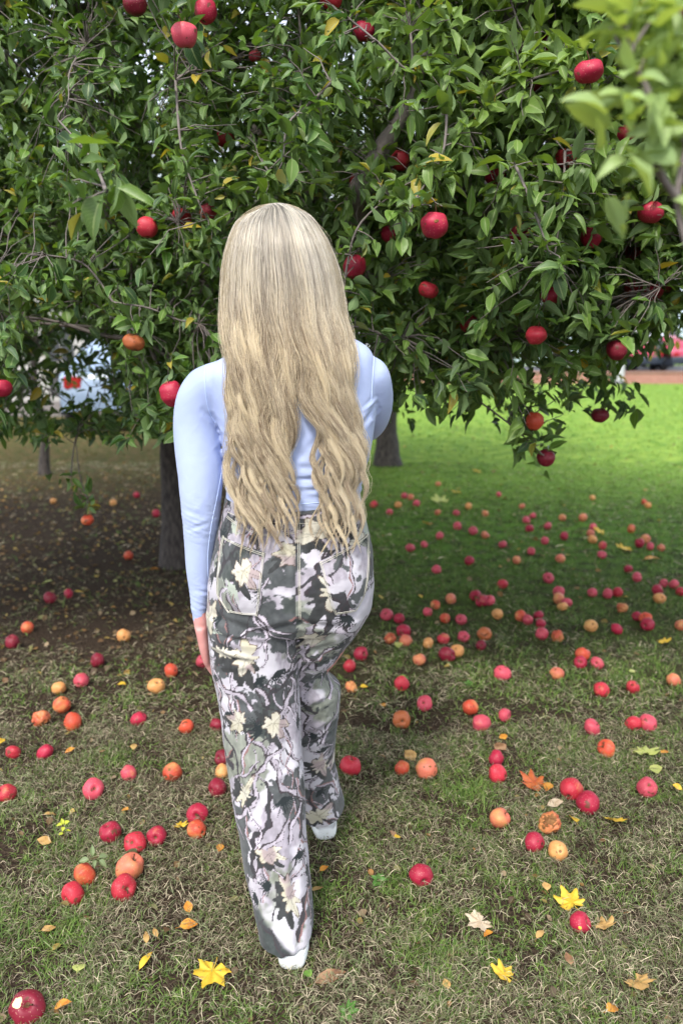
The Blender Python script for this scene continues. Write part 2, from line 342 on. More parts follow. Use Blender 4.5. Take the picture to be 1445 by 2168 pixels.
# ------------------------------------------------------------------ hanging apples: pixel and distance, tone, label
HA = [
 (286, 8, 2.35, 'd', 'dark apple cut by the top edge, left one of the top-left pair'), (436, 24, 2.25, 'c', 'crimson apple partly behind leaves right of the top-left pair\'s gap'),
 (391, 74, 2.1, 'p', 'bright pink-red apple hanging lower right of a crimson one at the top left'), (700, -4, 2.3, 'r', 'red apple just peeking in at the top edge above the person'),
 (770, 67, 2.35, 'c', 'small crimson apple on the bare grey twig above the head'), (1246, 152, 2.0, 'c', 'big crimson apple under leaves beside the blurred branch'),
 (1131, 180, 2.5, 'd', 'tiny dark apple left of the big one by the blurred branch'), (919, 477, 1.97, 'c', 'large crimson apple with a rotten hole in its face'),
 (1100, 497, 2.25, 'd', 'dark narrow apple half hidden right of the apple with the hole'), (1252, 502, 2.35, 'c', 'crimson apple half behind leaves below the thick black limb'),
 (1376, 450, 2.3, 'c', 'large streaked crimson apple hanging alone at the right, capped by a leaf'), (1341, 531, 2.75, 'c', 'red apple below the large streaked one at the right'),
 (1340, 607, 2.65, 'r', 'red apple left one of the touching pair at the right edge'), (1382, 620, 2.55, 'c', 'red apple right one of the touching pair with a yellow leaf'),
 (1411, 605, 2.9, 'p', 'pink apple peeping out behind the touching pair at the right edge'), (1321, 641, 2.75, 'b', 'brownish orange apple below the touching pair at the right edge'),
 (1305, 742, 2.4, 'd', 'dark apple behind a drooping leaf above the red cars'), (1133, 710, 2.2, 'r', 'red apple hanging above the lowest fringe of leaves'),
 (992, 686, 2.5, 'r', 'small red apple low in the crown behind a round leaf'), (1166, 626, 2.3, 'c', 'crimson apple mostly hidden by a narrow leaf in mid crown'),
 (905, 614, 2.35, 'r', 'red apple behind leaves below the apple with the hole'), (757, 383, 2.55, 'r', 'red apple half covered by leaves right of the head'),
 (827, 496, 2.45, 'c', 'crimson apple behind a leaf left of the apple with the hole'), (750, 565, 2.25, 'c', 'dark red apple beside the hair, with yellow leaves on top'),
 (311, 482, 2.45, 'r', 'red apple split by leaves, leftmost of the trio left of the head'), (383, 460, 2.5, 'r', 'red apple in the middle of the trio left of the head'),
 (443, 447, 2.5, 'p', 'small pink patch of apple closest to the head on its left'), (475, 294, 2.75, 'r', 'red apple deep among the leaves above the head'),
 (283, 725, 2.3, 'b', 'smooth orange apple hanging over the dim house'), (364, 834, 2.1, 'c', 'crimson apple crossed by dark leaves beside the left shoulder'),
 (2, 822, 2.2, 'c', 'crimson apple cut by the left edge beside the house'), (1130, 892, 2.6, 'o', 'orange-red apple in the low drooping fringe'),
 (1155, 970, 2.65, 'd', 'dark apple at the lowest tip of the drooping branch'), (1268, 880, 2.9, 'd', 'dark apple against the bright lawn in the leaf fringe'),
 (1327, 287, 2.4, 'c', 'sliver of red apple behind the blurred branch'), (846, 341, 2.5, 'r', 'small red apple up and left of the apple with the hole'),
 (1196, 336, 2.4, 'r', 'small red apple in the crown above the thick black limb'), (186, 1101, 3.4, 'o', 'bright red elongated apple dangling low from a leafy twig over the soil'),
 (1160, 92, 2.5, 'd', 'dark red sliver of apple in the crown at the top'), (1443, 8, 1.3, 'd', 'blurred dark apple in the top right corner'),
 (1050, 372, 2.5, 'c', 'sliver of crimson apple in the middle of the right crown'), (540, 118, 2.6, 'p', 'tiny pink apple high above the head to its left')]
HID = ('behind', 'hidden', 'sliver', 'peeking', 'peeping', 'crossed', 'split', 'covered', 'patch of', 'deep among', 'half')
# ------------------------------------------------------------------ leaves
LT = np.array([0.0, 0.2, 0.3, 0.42, 0.6, 0.78, 0.91, 1.0]); LW = np.array([0.03, 0.035, 0.55, 0.9, 1.0, 0.68, 0.3, 0.01])
def leaf_arrays(base, d, nn, L, ratio, colr, fold=None, bend=None, petiole=True):
    """base,d,nn (N,3); L (N); returns V,F,uv,col"""
    N = len(base); K = len(LT)
    d = nrm(d); s = nrm(np.cross(nn, d)); n = np.cross(d, s)
    fold = rng.uniform(0.15, 0.95, N) if fold is None else fold
    bend = rng.uniform(-0.2, 1.3, N) if bend is None else bend
    tw = rng.uniform(-0.5, 0.5, N)
    k = np.where(np.abs(bend) < 0.05, 0.05, bend)[:, None]; t = LT[None, :]
    x = np.sin(k * t) / k; z = -(1 - np.cos(k * t)) / k
    hw = LW[None, :] * ratio[:, None] / 2
    wave = 0.025 * np.sin(t * 15 + rng.uniform(0, 6, N)[:, None]) * LW[None, :]
    V = np.zeros((N, K, 3, 3))
    for j, sg in enumerate((-1, 0, 1)):
        lat = sg * hw * np.cos(fold)[:, None]; up = z + (abs(sg) * hw * np.sin(fold)[:, None] + wave * (sg != 0)) + sg * hw * np.sin(tw[:, None] * t)
        V[:, :, j] = base[:, None] + L[:, None, None] * (x[..., None] * d[:, None] + lat[..., None] * s[:, None] + up[..., None] * n[:, None])
    V = V.reshape(-1, 3)
    b = (np.arange(N) * K * 3)[:, None, None] + (np.arange(K - 1) * 3)[None, :, None] + np.arange(2)[None, None, :]
    Fc = np.stack([b, b + 3, b + 4, b + 1], -1).reshape(-1, 4)
    uv = np.zeros((N, K, 3, 2)); uv[..., 0] = np.array([0, 0.5, 1])[None, None, :]; uv[..., 1] = LT[None, :, None]
    return V, Fc, uv.reshape(-1, 2), np.repeat(colr, K * 3, axis=0)
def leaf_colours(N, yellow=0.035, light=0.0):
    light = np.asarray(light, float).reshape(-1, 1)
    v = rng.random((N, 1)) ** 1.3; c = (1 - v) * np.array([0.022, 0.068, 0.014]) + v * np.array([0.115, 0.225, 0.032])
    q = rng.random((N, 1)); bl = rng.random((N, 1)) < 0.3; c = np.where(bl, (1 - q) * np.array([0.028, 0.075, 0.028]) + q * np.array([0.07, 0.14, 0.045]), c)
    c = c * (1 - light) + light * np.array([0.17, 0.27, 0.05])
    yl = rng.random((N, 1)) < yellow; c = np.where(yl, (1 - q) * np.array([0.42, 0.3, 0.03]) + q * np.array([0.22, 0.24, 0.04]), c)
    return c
def cluster_leaves(Pc, Dc, per, size, out=None, yellow=0.035, light=0.0):
    """Pc cluster tips, Dc twig direction; leaves whorled on the last centimetres of each twig"""
    N = len(Pc); n = N * per
    P = np.repeat(Pc, per, 0); D = nrm(np.repeat(Dc, per, 0)); sz = np.repeat(size, per) if hasattr(size, '__len__') else np.full(n, size)
    back = rng.random(n) ** 1.2 * 0.11; base = P - D * back[:, None]
    rv = nrm(rng.normal(size=(n, 3))); lat = nrm(rv - D * np.sum(rv * D, -1, keepdims=True))
    opening = rng.uniform(0.5, 1.35, n)
    d = nrm(D * np.cos(opening)[:, None] + lat * np.sin(opening)[:, None] + np.array([0, 0, -0.04]))
    nn = nrm(np.array([0, -0.25, 1.0]) + 0.5 * rng.normal(size=(n, 3)))
    par = np.abs(np.sum(nn * d, -1)) > 0.93; nn[par] += np.array([0.6, 0.3, 0])
    L = sz * rng.uniform(0.5, 1.25, n)
    return leaf_arrays(base, d, nn, L, rng.uniform(0.28, 0.5, n), leaf_colours(n, yellow, np.repeat(light, per) if np.ndim(light) else light))

def cull(st, k_=1.0):
    """the apples push the leaves that would grow through or right over them aside"""
    V, Fc, u, c = st; k = len(LT) * 3; N = len(V) // k; C = V.reshape(N, k, 3).mean(1); px, py = proj(C); keep = np.ones(N, bool)
    for ax, ay, aY, _, lb in HA:
        hid = any(w in lb for w in HID); ra = 0.033 * F / aY; r = (0.9 if hid else 1.3) * ra
        dx_ = px - ax + (0.5 * ra if hid else 0); keep &= ~((np.hypot(dx_, py - ay) < r * k_) & (C[:, 1] < aY + 0.04) & (C[:, 1] > (0.4 if aY > 1.5 else 5)))
    idx = np.nonzero(keep)[0]; V = V.reshape(N, k, 3)[idx].reshape(-1, 3); u = u.reshape(N, k, 2)[idx].reshape(-1, 2); c = c.reshape(N, k, 3)[idx].reshape(-1, 3)
    return V, Fc[:len(idx) * (len(LT) - 1) * 2], u, c
def build_crown(name, sets, parent):
    Vs, Fs, Us, Cs, o = [], [], [], [], 0
    for V, Fc, u, c in sets: Vs.append(V); Fs.append(Fc + o); Us.append(u); Cs.append(c); o += len(V)
    ob = link(name, mesh_np(name, np.vstack(Vs), np.vstack(Fs), True, np.vstack(Us), np.vstack(Cs)), M_leaf, parent)
    return ob
def curve_branch(a, b, n, wob, sag=0.0):
    a = np.array(a); b = np.array(b); L = np.linalg.norm(b - a)
    t = np.linspace(0, 1, n)[:, None]; p = a + (b - a) * t
    q = np.stack([np.sin(t[:, 0] * 5 + rng.uniform(0, 6)), np.sin(t[:, 0] * 6 + rng.uniform(0, 6)), np.sin(t[:, 0] * 4 + rng.uniform(0, 6))], -1)
    w = np.sin(t * np.pi)
    p = p + q * w * wob * L; p[:, 2] += sag * L * w[:, 0]
    return p
class Skeleton:
    def __init__(s): s.big = []; s.nodes = []; s.rad = []
    def add(s, pts, r0, r1, n=None):
        pts = spline(pts, n or len(pts) * 4); r = np.linspace(r0, r1, len(pts)); s.big.append((pts, r)); s.nodes += list(pts); s.rad += list(r)
    def kd(s):
        k = kdtree.KDTree(len(s.nodes))
        for i, p in enumerate(s.nodes): k.insert(p, i)
        k.balance(); return k
    def grow(s, targets, r1, n, wob, rmax, sag=0.05):
        k = s.kd(); new = []
        for t in targets:
            co, i, dist = k.find(t); r0 = min(rmax, s.rad[i] * 0.8)
            p = curve_branch(co, t, n, wob, sag); new.append((p, np.linspace(r0, r1, n)))
        for p, r in new: s.big.append((p, r)); s.nodes += list(p[1:]); s.rad += list(r[1:])
        return new
    def twigs(s, targets, r0, r1, n=5, wob=0.06, sag=0.08):
        k = s.kd(); P = []
        for t in targets:
            co, i, dist = k.find(t); P.append(curve_branch(co, t, n, wob, sag))
        P = np.array(P); return P, np.broadcast_to(np.linspace(r0, r1, n), P.shape[:2])
    def mesh(s, name, extra, parent):
        parts = []
        for p, r in s.big:
            rr = r * (1 + 0.12 * np.sin(np.arange(len(r)) * 2.1)); parts.append(tubes(p[None], rr[None], 8 if r[0] > 0.012 else 5))
        if extra is not None: parts.append(tubes(extra[0], extra[1], 4))
        V, Fc = merge(parts); return link(name, mesh_np(name, V, Fc), M_twig, parent)
def trunk_mesh(base, top, r0, r1, parent, flare=1.6):
    n = 16; p = curve_branch(base, top, n, 0.03); t = np.linspace(0, 1, n)
    r = r0 * (1 - t) + r1 * t; r = r * (1 + (flare - 1) * np.exp(-t * 9)); p[0, 2] -= 0.1
    V, Fc = tubes(p[None], r[None], 16)
    for i in range(len(V)):
        q = V[i]; c = p[i // 16]; f = 1 + 0.22 * mnoise.noise(Vector(q) * 5) + .1 * mnoise.noise(Vector(q) * 14) ; V[i] = c + (q - c) * f
    return link('trunk', mesh_np('trunk', V, Fc), M_bark, parent)

def interp(x, xs, ys): return np.interp(x, xs, ys)
ybF = lambda px: interp(px, [-600, 0, 60, 110, 200, 240, 330, 400, 480, 800, 870, 1000, 1080, 1130, 1180, 1220, 1300, 1335, 1350, 1445, 2000], [740, 720, 700, 640, 660, 760, 880, 930, 900, 880, 850, 860, 890, 890, 860, 810, 775, 745, 705, 680, 680])
ybB = lambda px: interp(px, [-600, 0, 60, 200, 240, 300, 340, 480, 800, 870, 1000, 1100, 1150, 1200, 1310, 1345, 1445, 2000], [870, 850, 840, 850, 880, 950, 960, 980, 900, 910, 920, 950, 940, 890, 840, 750, 705, 700])
yfront = lambda px: interp(px, [-400, 300, 500, 800, 950, 1300, 1800], [2.45, 2.4, 2.15, 2.1, 1.98, 2.05, 2.2])
def sample_crown(N, lo, hi, front):
    P = rng.uniform(lo, hi, size=(N, 3)); px, py = proj(P)
    jit = rng.normal(size=N)
    relief = 0.45 * (fbm(P[:, 0] * 1.6 + 5, P[:, 2] * 1.6, 4, 2) - 0.35)
    yf = yfront(px) + relief
    edge = 26 * (fbm(px / 70, np.full(N, 0.5) * 1, 8) - 0.5) * 2 + 14 * jit
    if front:
        ok = (P[:, 1] > yf) & (P[:, 1] < yf + 0.85) & (py < ybF(px) + edge)
    else:
        ok = (P[:, 1] > yf + 0.8) & (py < ybB(px) + edge)
        lower = (py > 690) & (px < 330); ok &= ~lower | (rng.random(N) < np.where((px > 50) & (px < 240) & (py > 710), .2, .9))
        ok &= rng.random(N) < np.where(P[:, 1] > 4.6, 0.5, 1.0)
        hole = fbm(px / 60, py / 60, 14, 2) > 0.67; ok &= ~hole | (rng.random(N) < 0.5)
    thin = (py > 790 + 25 * jit) & (px > 830); ok &= ~thin | (rng.random(N) < 0.3)
    ok &= ~((P[:, 0] > -0.42) & (P[:, 0] < 0.35) & (P[:, 1] < 2.28) & (P[:, 2] < 1.78))
    r2 = ((P[:, 0] + 0.4) / 3.9) ** 2 + ((P[:, 1] - 4.7) / 3.4) ** 2 + ((P[:, 2] - 1.9) / 2.5) ** 2
    ok &= (r2 < 1) | (front & (r2 < 1.25))
    return P[ok]

tree = empty('apple_tree', G(372, 1195)); tag(tree, 'big leafy apple tree full of red apples, its dark trunk behind the left arm', 'tree')
tb = G(372, 1195)
def loc(parent_loc, pts): return np.asarray(pts) - np.array(parent_loc)
TL = np.array(tb)
sk = Skeleton()
tt = tb + Vector((0.12, -0.1, 1.35))
sk.add([tt + Vector((0, 0, -.25)), W(300, 330, 3.9), W(180, 60, 3.2), W(60, -60, 2.9)], 0.075, 0.02)
sk.add([tt + Vector((0, 0, -.3)), W(560, 500, 3.7), W(720, 520, 2.7), W(752, 430, 2.4), W(800, 330, 2.32), W(880, 190, 2.3), W(900, 60, 2.3)], 0.07, 0.006)
sk.add([tt, W(700, 360, 4.1), W(1000, 420, 3.4), W(1180, 430, 2.9), W(1290, 392, 2.7), W(1420, 420, 2.65), W(1600, 400, 2.5)], 0.085, 0.03)
sk.add([W(1290, 392, 2.7), W(1300, 470, 2.68), W(1345, 515, 2.66), W(1440, 520, 2.6)], 0.02, 0.008)
sk.add([tt, W(620, 120, 4.2), W(900, 60, 3.3), W(1050, 60, 2.6), W(1120, 10, 2.4), W(1250, -80, 2.2)], 0.07, 0.02)
sk.add([tt, W(100, 500, 4.3), W(-200, 420, 3.6), W(-500, 300, 3.2)], 0.08, 0.02)
sk.add([tt + Vector((0, 0, -.15)), W(380, 640, 3.7), W(330, 720, 3.0), W(270, 690, 2.6)], 0.04, 0.006)
sk.add([tt, tt + Vector((0.3, 0.8, .8)), tt + Vector((1.0, 1.9, 1.3))], 0.07, 0.02)
sk.add([tt, tt + Vector((-.6, 0.8, .9)), tt + Vector((-1.9, 1.5, 1.4))], 0.07, 0.02)
sk.add([tt, tt + Vector((.1, -.3, 1.2)), tt + Vector((.4, -1.0, 2.2))], 0.07, 0.02)
# slim twigs that hang in front and can be made out in the photograph
for pl in ([(1240, 148, 2.1), (1165, 155, 2.1), (1060, 195, 2.15), (980, 260, 2.2)], [(1240, 142, 2.1), (1190, 110, 2.15), (1130, 140, 2.2), (1060, 190, 2.15)], [(700, 175, 2.05), (660, 215, 2.05), (610, 262, 2.02), (600, 330, 2.0)],
           [(628, -30, 2.3), (640, 150, 2.3), (632, 250, 2.3), (615, 400, 2.35)], [(372, 170, 2.3), (382, 300, 2.25), (400, 370, 2.22), (428, 445, 2.2)],
           [(868, 60, 2.15), (868, 150, 2.12), (800, 90, 2.1), (740, 40, 2.15)], [(945, 230, 2.05), (935, 330, 2.03), (880, 420, 2.02), (860, 470, 2.02)], [(1090, 350, 1.98), (1120, 420, 1.95), (1160, 530, 1.95)],
           [(1195, 320, 2.1), (1190, 420, 2.1), (1170, 560, 2.1)], [(1000, 840, 2.7), (1080, 900, 2.65), (1150, 965, 2.6)], [(240, 640, 2.4), (180, 560, 2.4), (100, 540, 2.35)],
           [(1320, 640, 2.6), (1370, 600, 2.6), (1420, 500, 2.6)], [(720, 690, 2.2), (735, 560, 2.15), (765, 470, 2.1), (860, 390, 2.1)],
           [(225, 405, 1.42), (190, 330, 1.8), (120, 250, 2.3)], [(150, 1010, 3.4), (160, 930, 3.5), (190, 820, 3.7)], [(186, 1060, 3.4), (170, 1010, 3.4), (160, 930, 3.5)]):
    sk.add([W(*p) for p in pl], 0.0042, 0.0022)
sub = sample_crown(5000, (-3.6, 2.0, 1.1), (3.2, 6.6, 4.0), False)[:170]
sub2 = sample_crown(6000, (-2.6, 1.9, 1.0), (2.6, 3.6, 3.2), True)[:200]
sk.grow(np.vstack([sub, sub2]), 0.0025, 11, 0.035, 0.011, 0.0)
cf = sample_crown(330000, (-2.7, 1.9, 1.0), (2.7, 3.6, 3.2), True)[:11500]
cb = sample_crown(100000, (-3.8, 2.6, 1.0), (3.4, 7.5, 4.2), False)[:8200]
manual = [(150, 1010, 3.4), (170, 1030, 3.4), (195, 1050, 3.4), (1110, 930, 2.65), (1150, 960, 2.6), (1090, 880, 2.7), (1300, 850, 2.9), (1325, 865, 2.9), (1345, 860, 2.95),
          (1200, 865, 2.8), (270, 930, 2.7), (300, 900, 2.6), (330, 880, 2.5), (280, 870, 2.6), (10, 610, 2.1), (-20, 600, 2.1), (30, 590, 2.15), (0, 740, 2.2), (-40, 860, 2.0), (600, 270, 2.0), (620, 300, 2.0), (640, 240, 2.0), (700, 160, 2.05),
          (60, 590, 2.1), (120, 600, 2.15), (250, 600, 2.2), (300, 560, 2.2), (1290, 760, 2.6), (1250, 740, 2.5), (1330, 700, 2.6)]
manual += [(a[0] + rng.uniform(-22, 22), a[1] - 0.05 * F / a[2], a[2] + rng.uniform(-.03, .05)) for a in HA if a[2] > 1.9 for _ in (0, 1)]
mq = [(rng.uniform(-80, 345), rng.uniform(690, 925), rng.uniform(3.0, 4.9)) for _ in range(420)]
manual += [q for q in mq if not (50 < q[0] < 245 and 700 < q[1] < 872) or rng.random() < .3]
cm = np.array([W(*p) for p in manual])
nd = np.array([tuple(q) for q in sk.nodes]); ndr = np.array(sk.rad); nd = nd[(ndr < 0.012) & (nd[:, 1] < 3.4)]; nd = nd[rng.random(len(nd)) < 0.55]; nd = nd + rng.normal(size=nd.shape) * np.array([.03, .03, .03])
npx, npy = proj(nd); nd = nd[(npy < ybB(npx))]
cf = np.vstack([cf, nd])
allc = np.vstack([cf, cb, cm])
tp, tr_ = sk.twigs(allc, 0.0021, 0.001)
dirs = nrm(tp[:, -1] - tp[:, -2]) + np.array([0, -0.4, 0.12]) + 0.45 * rng.normal(size=(len(allc), 3))
keep = np.linalg.norm(tp[:, -1] - tp[:, 0], axis=1) < 0.30
dist_c = np.linalg.norm(tp[:, -1] - tp[:, 0], axis=1)
fronty = allc[:, 1] < 3.2
px, py = proj(allc)
size = np.where(fronty, 0.066, 0.08) + 0.016 * sstep(700, 1000, px) * fronty
size[-len(cm):] = 0.085
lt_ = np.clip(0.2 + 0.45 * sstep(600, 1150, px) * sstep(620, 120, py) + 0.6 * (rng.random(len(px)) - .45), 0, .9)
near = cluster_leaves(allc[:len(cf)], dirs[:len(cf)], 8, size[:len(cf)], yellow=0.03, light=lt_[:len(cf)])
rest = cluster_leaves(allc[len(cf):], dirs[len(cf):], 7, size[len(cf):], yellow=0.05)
blur = cluster_leaves(np.array([W(230, 415, 1.40), W(222, 408, 1.41)]), np.array([[0.1, -.6, -1.0], [-.3, -.3, -1.0]]), 4, 0.085, yellow=0, light=0.35)
def shift(s, o, k=1.0): return (s[0] - o, s[1], s[2], s[3] * k)
build_crown('crown', [shift(cull(near), TL), shift(cull(rest), TL), shift(blur, TL)], tree)
for i in range(len(sk.big)): sk.big[i] = (sk.big[i][0] - TL, sk.big[i][1])
sk.mesh('branches', (tp[keep] - TL, tr_[keep]), tree)
trunk_mesh((0, 0, 0), tt - tb, 0.088, 0.075, tree)

def far_tree(base, height, rx, ry, rz, cz, ncl, trunk_r, label, group=None, size=0.12, yellow=0.05, light=0.0, per=7, tall=None, cond=None):
    t = empty('apple_tree' if 'apple' in label else 'leafy_tree', base); tag(t, label, 'tree', group)
    s = Skeleton(); top = Vector((0.05, 0, height))
    for k in range(7):
        a = k / 7 * 6.283 + 0.4; e = Vector((math.cos(a) * rx * 0.75, math.sin(a) * ry * 0.75, cz + rz * (0.1 + 0.5 * (k % 2))))
        s.add([top * 0.8, (top + e) * 0.5 + Vector((0, 0, 0.15)), e], trunk_r * 0.5, 0.01)
    s.add([top * 0.9, Vector((0, 0, cz)), Vector((0.1, 0, cz + rz * 0.8))], trunk_r * 0.7, 0.02)
    P = rng.normal(size=(ncl * 3, 3)); P = nrm(P) * (rng.random((ncl * 3, 1)) ** 0.45)
    P = P * np.array([rx, ry, rz]) + np.array([0, 0, cz]); P[:, 2] += 0.3 * (fbm(P[:, 0] * 1.3, P[:, 1] * 1.3, 5) - 0.5)
    P = P[fbm(P[:, 0] * 1.1 + 7, P[:, 2] * 1.4 + P[:, 1], 6, 2) < 0.62]
    if cond is not None: P = P[cond(P + np.array(base))]
    P = P[:ncl]
    s.grow(P[:60], 0.006, 7, 0.05, 0.03)
    tp, tr = s.twigs(P, 0.004, 0.002)
    d = nrm(P - np.array([0, 0, cz])) + 0.5 * rng.normal(size=P.shape) + np.array([0, 0, -.3])
    build_crown('crown', [cluster_leaves(P, d, per, size, yellow=yellow, light=light)], t)
    s.mesh('branches', (tp, tr), t); trunk_mesh((0, 0, 0), top, trunk_r, trunk_r * 0.7, t)
    return t
def c2(Q):
    px, py = proj(Q); return (py < ybB(px) - 25 + 25 * rng.normal(size=len(px))) & (px > 330)
far_tree(G(820, 985), 1.7, 3.0, 2.4, 1.7, 2.7, 2600, 0.125, 'dim apple tree standing deeper in the orchard, thick trunk right of the person', cond=c2, size=0.11)
def c3(Q):
    px, py = proj(Q); return (py < 800) & (py < np.where(px > 60, 660, 820))
far_tree(G(93, 1005), 1.6, 2.2, 1.8, 1.3, 2.6, 900, 0.045, 'slender apple tree with thin trunk standing before the pale house', cond=c3, size=0.11, yellow=0.15)
for i, (x, y, h, col, yl, lt, lb) in enumerate([(-9.5, 21, 6.5, 0, 0.75, 0.3, 'golden yellow autumn tree behind the house at the left edge'), (-3.0, 31, 9, 0, 0.1, 0.2, 'tall green tree rising behind the pale house'),
                                            (3.2, 34, 8, 0, 0.1, 0.1, 'dark green tree at the far side of the lawn behind the person'), (-13.0, 30, 9, 0, 0.6, 0.3, 'distant yellowing tree beyond the house, second one from the left edge')]):
    far_tree((x, y, 0), h * 0.4, h * 0.45, h * 0.4, h * 0.38, h * 0.62, 1100, 0.2, lb, 'trees far behind the orchard', size=0.42, yellow=yl, light=lt, per=6)

# overhanging branch of a neighbouring apple tree whose trunk stands outside the frame
t3b = Vector((1.75, 1.0, 0)); t3 = empty('apple_tree', t3b)
tag(t3, 'neighbouring apple tree whose pale blurred branch hangs in close at the top right', 'tree')
s3 = Skeleton(); T3 = np.array(t3b); top3 = t3b + Vector((0, 0, 1.75))
s3.add([t3b + Vector((0, 0, 1.5)), Vector((1.35, 1.0, 2.1)), Vector((0.95, 0.95, 2.15)), W(1480, 180, .95)], 0.05, 0.009)
s3.add([W(1480, 180, .95), W(1450, 320, .93), W(1432, 420, .92), W(1450, 520, .92)], 0.006, 0.003)
s3.add([W(1432, 420, .92), W(1388, 350, .91), W(1378, 240, .9), W(1362, 175, .9), W(1325, 140, .9)], 0.005, 0.003)
s3.add([t3b + Vector((0, 0, 1.6)), Vector((2.3, 0.5, 2.4)), Vector((2.8, 0.1, 2.7))], 0.05, 0.01)
s3.add([t3b + Vector((0, 0, 1.6)), Vector((1.6, 1.7, 2.4)), Vector((1.5, 2.3, 2.8))], 0.05, 0.01)
c3m = [(1325, 130, .9), (1345, 90, .9), (1372, 160, .9), (1380, 250, .9), (1392, 330, .91), (1430, 120, .92), (1450, 60, .93), (1400, 20, .92), (1460, 250, .93), (1440, 300, .93), (1462, 400, .93), (1340, 20, .93), (1290, 60, .95), (1310, 30, .95), (1420, -40, .95), (1480, 100, .95), (1440, 190, .92), (1290, -10, .97), (1350, -50, .97), (1400, 80, .93)]
C3 = np.array([W(*p) for p in c3m]); n3 = len(C3)
amb = rng.uniform((0.85, -0.2, 1.5), (2.9, 2.6, 3.0), size=(900, 3)); apx, apy = proj(amb)
amb = amb[(apx > 1560) | (amb[:, 1] < 0.1) | (apy < -160)][:420]
C3a = np.vstack([C3, amb]); tp3, tr3 = s3.twigs(C3a, 0.0026, 0.0014)
D3 = nrm(tp3[:, -1] - tp3[:, -2]) + 0.3 * rng.normal(size=(len(C3a), 3)); D3[:n3] += np.array([-0.35, -0.2, 0.5])
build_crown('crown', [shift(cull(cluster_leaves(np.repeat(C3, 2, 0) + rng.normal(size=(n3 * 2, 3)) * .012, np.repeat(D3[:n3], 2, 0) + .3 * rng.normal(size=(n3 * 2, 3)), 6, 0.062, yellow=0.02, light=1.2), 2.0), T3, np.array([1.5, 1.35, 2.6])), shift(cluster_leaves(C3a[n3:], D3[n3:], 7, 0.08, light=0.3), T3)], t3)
for i in range(len(s3.big)): s3.big[i] = (s3.big[i][0] - T3, s3.big[i][1])
s3.mesh('branches', (tp3 - T3, tr3), t3); trunk_mesh((0, 0, 0), top3 - t3b, 0.09, 0.07, t3)

# ------------------------------------------------------------------ apples
def apple_mesh(name, asp, lob, seed, dent=False, rotten=0.0):
    """unit apple, radius 1 at its equator, stem up; scaled to metres at 0.033"""
    r_ = np.random.default_rng(seed); nu, nv = 28, 20
    prof = []
    for i in range(nv + 1):
        a = math.pi * i / nv  # 0 top
        rr = math.sin(a); z = math.cos(a)
        rad = rr * (1 + 0.10 * math.cos(a)) ; zz = z * asp
        zz -= 0.36 * math.exp(-(rr / 0.21) ** 2) * (1 if z > 0 else 0)
        zz += 0.20 * math.exp(-(rr / 0.2) ** 2) * (1 if z < 0 else 0)
        prof.append((rad, zz))
    V = []
    for i, (rad, zz) in enumerate(prof):
        for j in range(nu):
            th = 2 * math.pi * j / nu
            f = 1 + lob * math.cos(5 * th + seed) * (0.3 + 0.7 * max(0, -zz)) + 0.03 * math.cos(th + seed * 2) + 0.025 * math.cos(2 * th + seed)
            x, y, z = rad * f * math.cos(th), rad * f * math.sin(th), zz + 0.05 * rad * math.cos(th + seed)
            if rotten:
                q = mnoise.noise(Vector((x, y, z)) * 2.2 + Vector((seed, 0, 0))); q2 = mnoise.noise(Vector((x, y, z)) * 7)
                k = 1 - rotten * max(0, q) * 1.1 - rotten * 0.12 * q2; x *= k; y *= k; z *= k
            q = mnoise.noise(Vector((x, y, z)) * 1.6 + Vector((seed * 3.1, 0, 0))); k = 1 + .10 * q; x, y, z = x * k, y * k, z * k
            V.append((x, y, z))
    V = np.array(V) * 0.0315
    Fc = [(i * nu + j, (i + 1) * nu + j, (i + 1) * nu + (j + 1) % nu, i * nu + (j + 1) % nu) for i in range(nv) for j in range(nu)]
    me = mesh_np(name, V, Fc); me.materials.append(M_apple); return me
AM = [apple_mesh('apple', a, l, s) for a, l, s in ((0.92, 0.02, 1), (1.0, 0.03, 2), (0.86, 0.015, 3), (1.06, 0.035, 4), (0.95, 0.04, 5), (0.9, 0.03, 6))]
AMR = [apple_mesh('rotten_apple', 0.85, 0.03, s, rotten=0.8) for s in (7, 9)]
def stem_mesh():
    p = spline([(0, 0, 0.0), (0.001, 0, 0.018), (0.004, 0.002, 0.03), (0.009, 0.002, 0.043)], 8)
    V, Fc = tubes(p[None], np.array([np.linspace(0.0011, 0.0016, 8)]), 6); return mesh_np('stem', V, Fc)
SM = stem_mesh(); SM.materials.append(M_stem)
def calyx_mesh():
    parts = []
    for k in range(5):
        a = k * 1.2566; q = [(0.001 * math.cos(a), 0.001 * math.sin(a), -0.021), (0.003 * math.cos(a), 0.003 * math.sin(a), -0.0255), (0.0045 * math.cos(a + .3), 0.0045 * math.sin(a + .3), -0.029)]
        parts.append(tubes(spline(q, 5)[None], np.array([np.linspace(0.0011, 0.0003, 5)]), 4))
    V, Fc = merge(parts); return mesh_np('calyx', V, Fc)
CM = calyx_mesh(); CM.materials.append(M_stem)
TONES = {  # skin colour, yellow share, words
    'c': ((0.38, 0.018, 0.05), 0.12, 'crimson'), 'd': ((0.21, 0.012, 0.03), 0.0, 'dark crimson'), 'r': ((0.48, 0.03, 0.05), 0.26, 'red'),
    'p': ((0.55, 0.075, 0.11), 0.24, 'pinkish red'), 'o': ((0.58, 0.085, 0.04), 0.42, 'orange-red'), 'h': ((0.6, 0.17, 0.10), 0.5, 'peach-coloured'),
    'y': ((0.62, 0.26, 0.08), 0.8, 'yellow'), 'g': ((0.5, 0.45, 0.12), 0.95, 'greenish yellow'), 'b': ((0.48, 0.15, 0.05), 0.2, 'brownish orange'),
    'x': ((0.5, 0.10, 0.05), 0.6, 'half-rotten')}
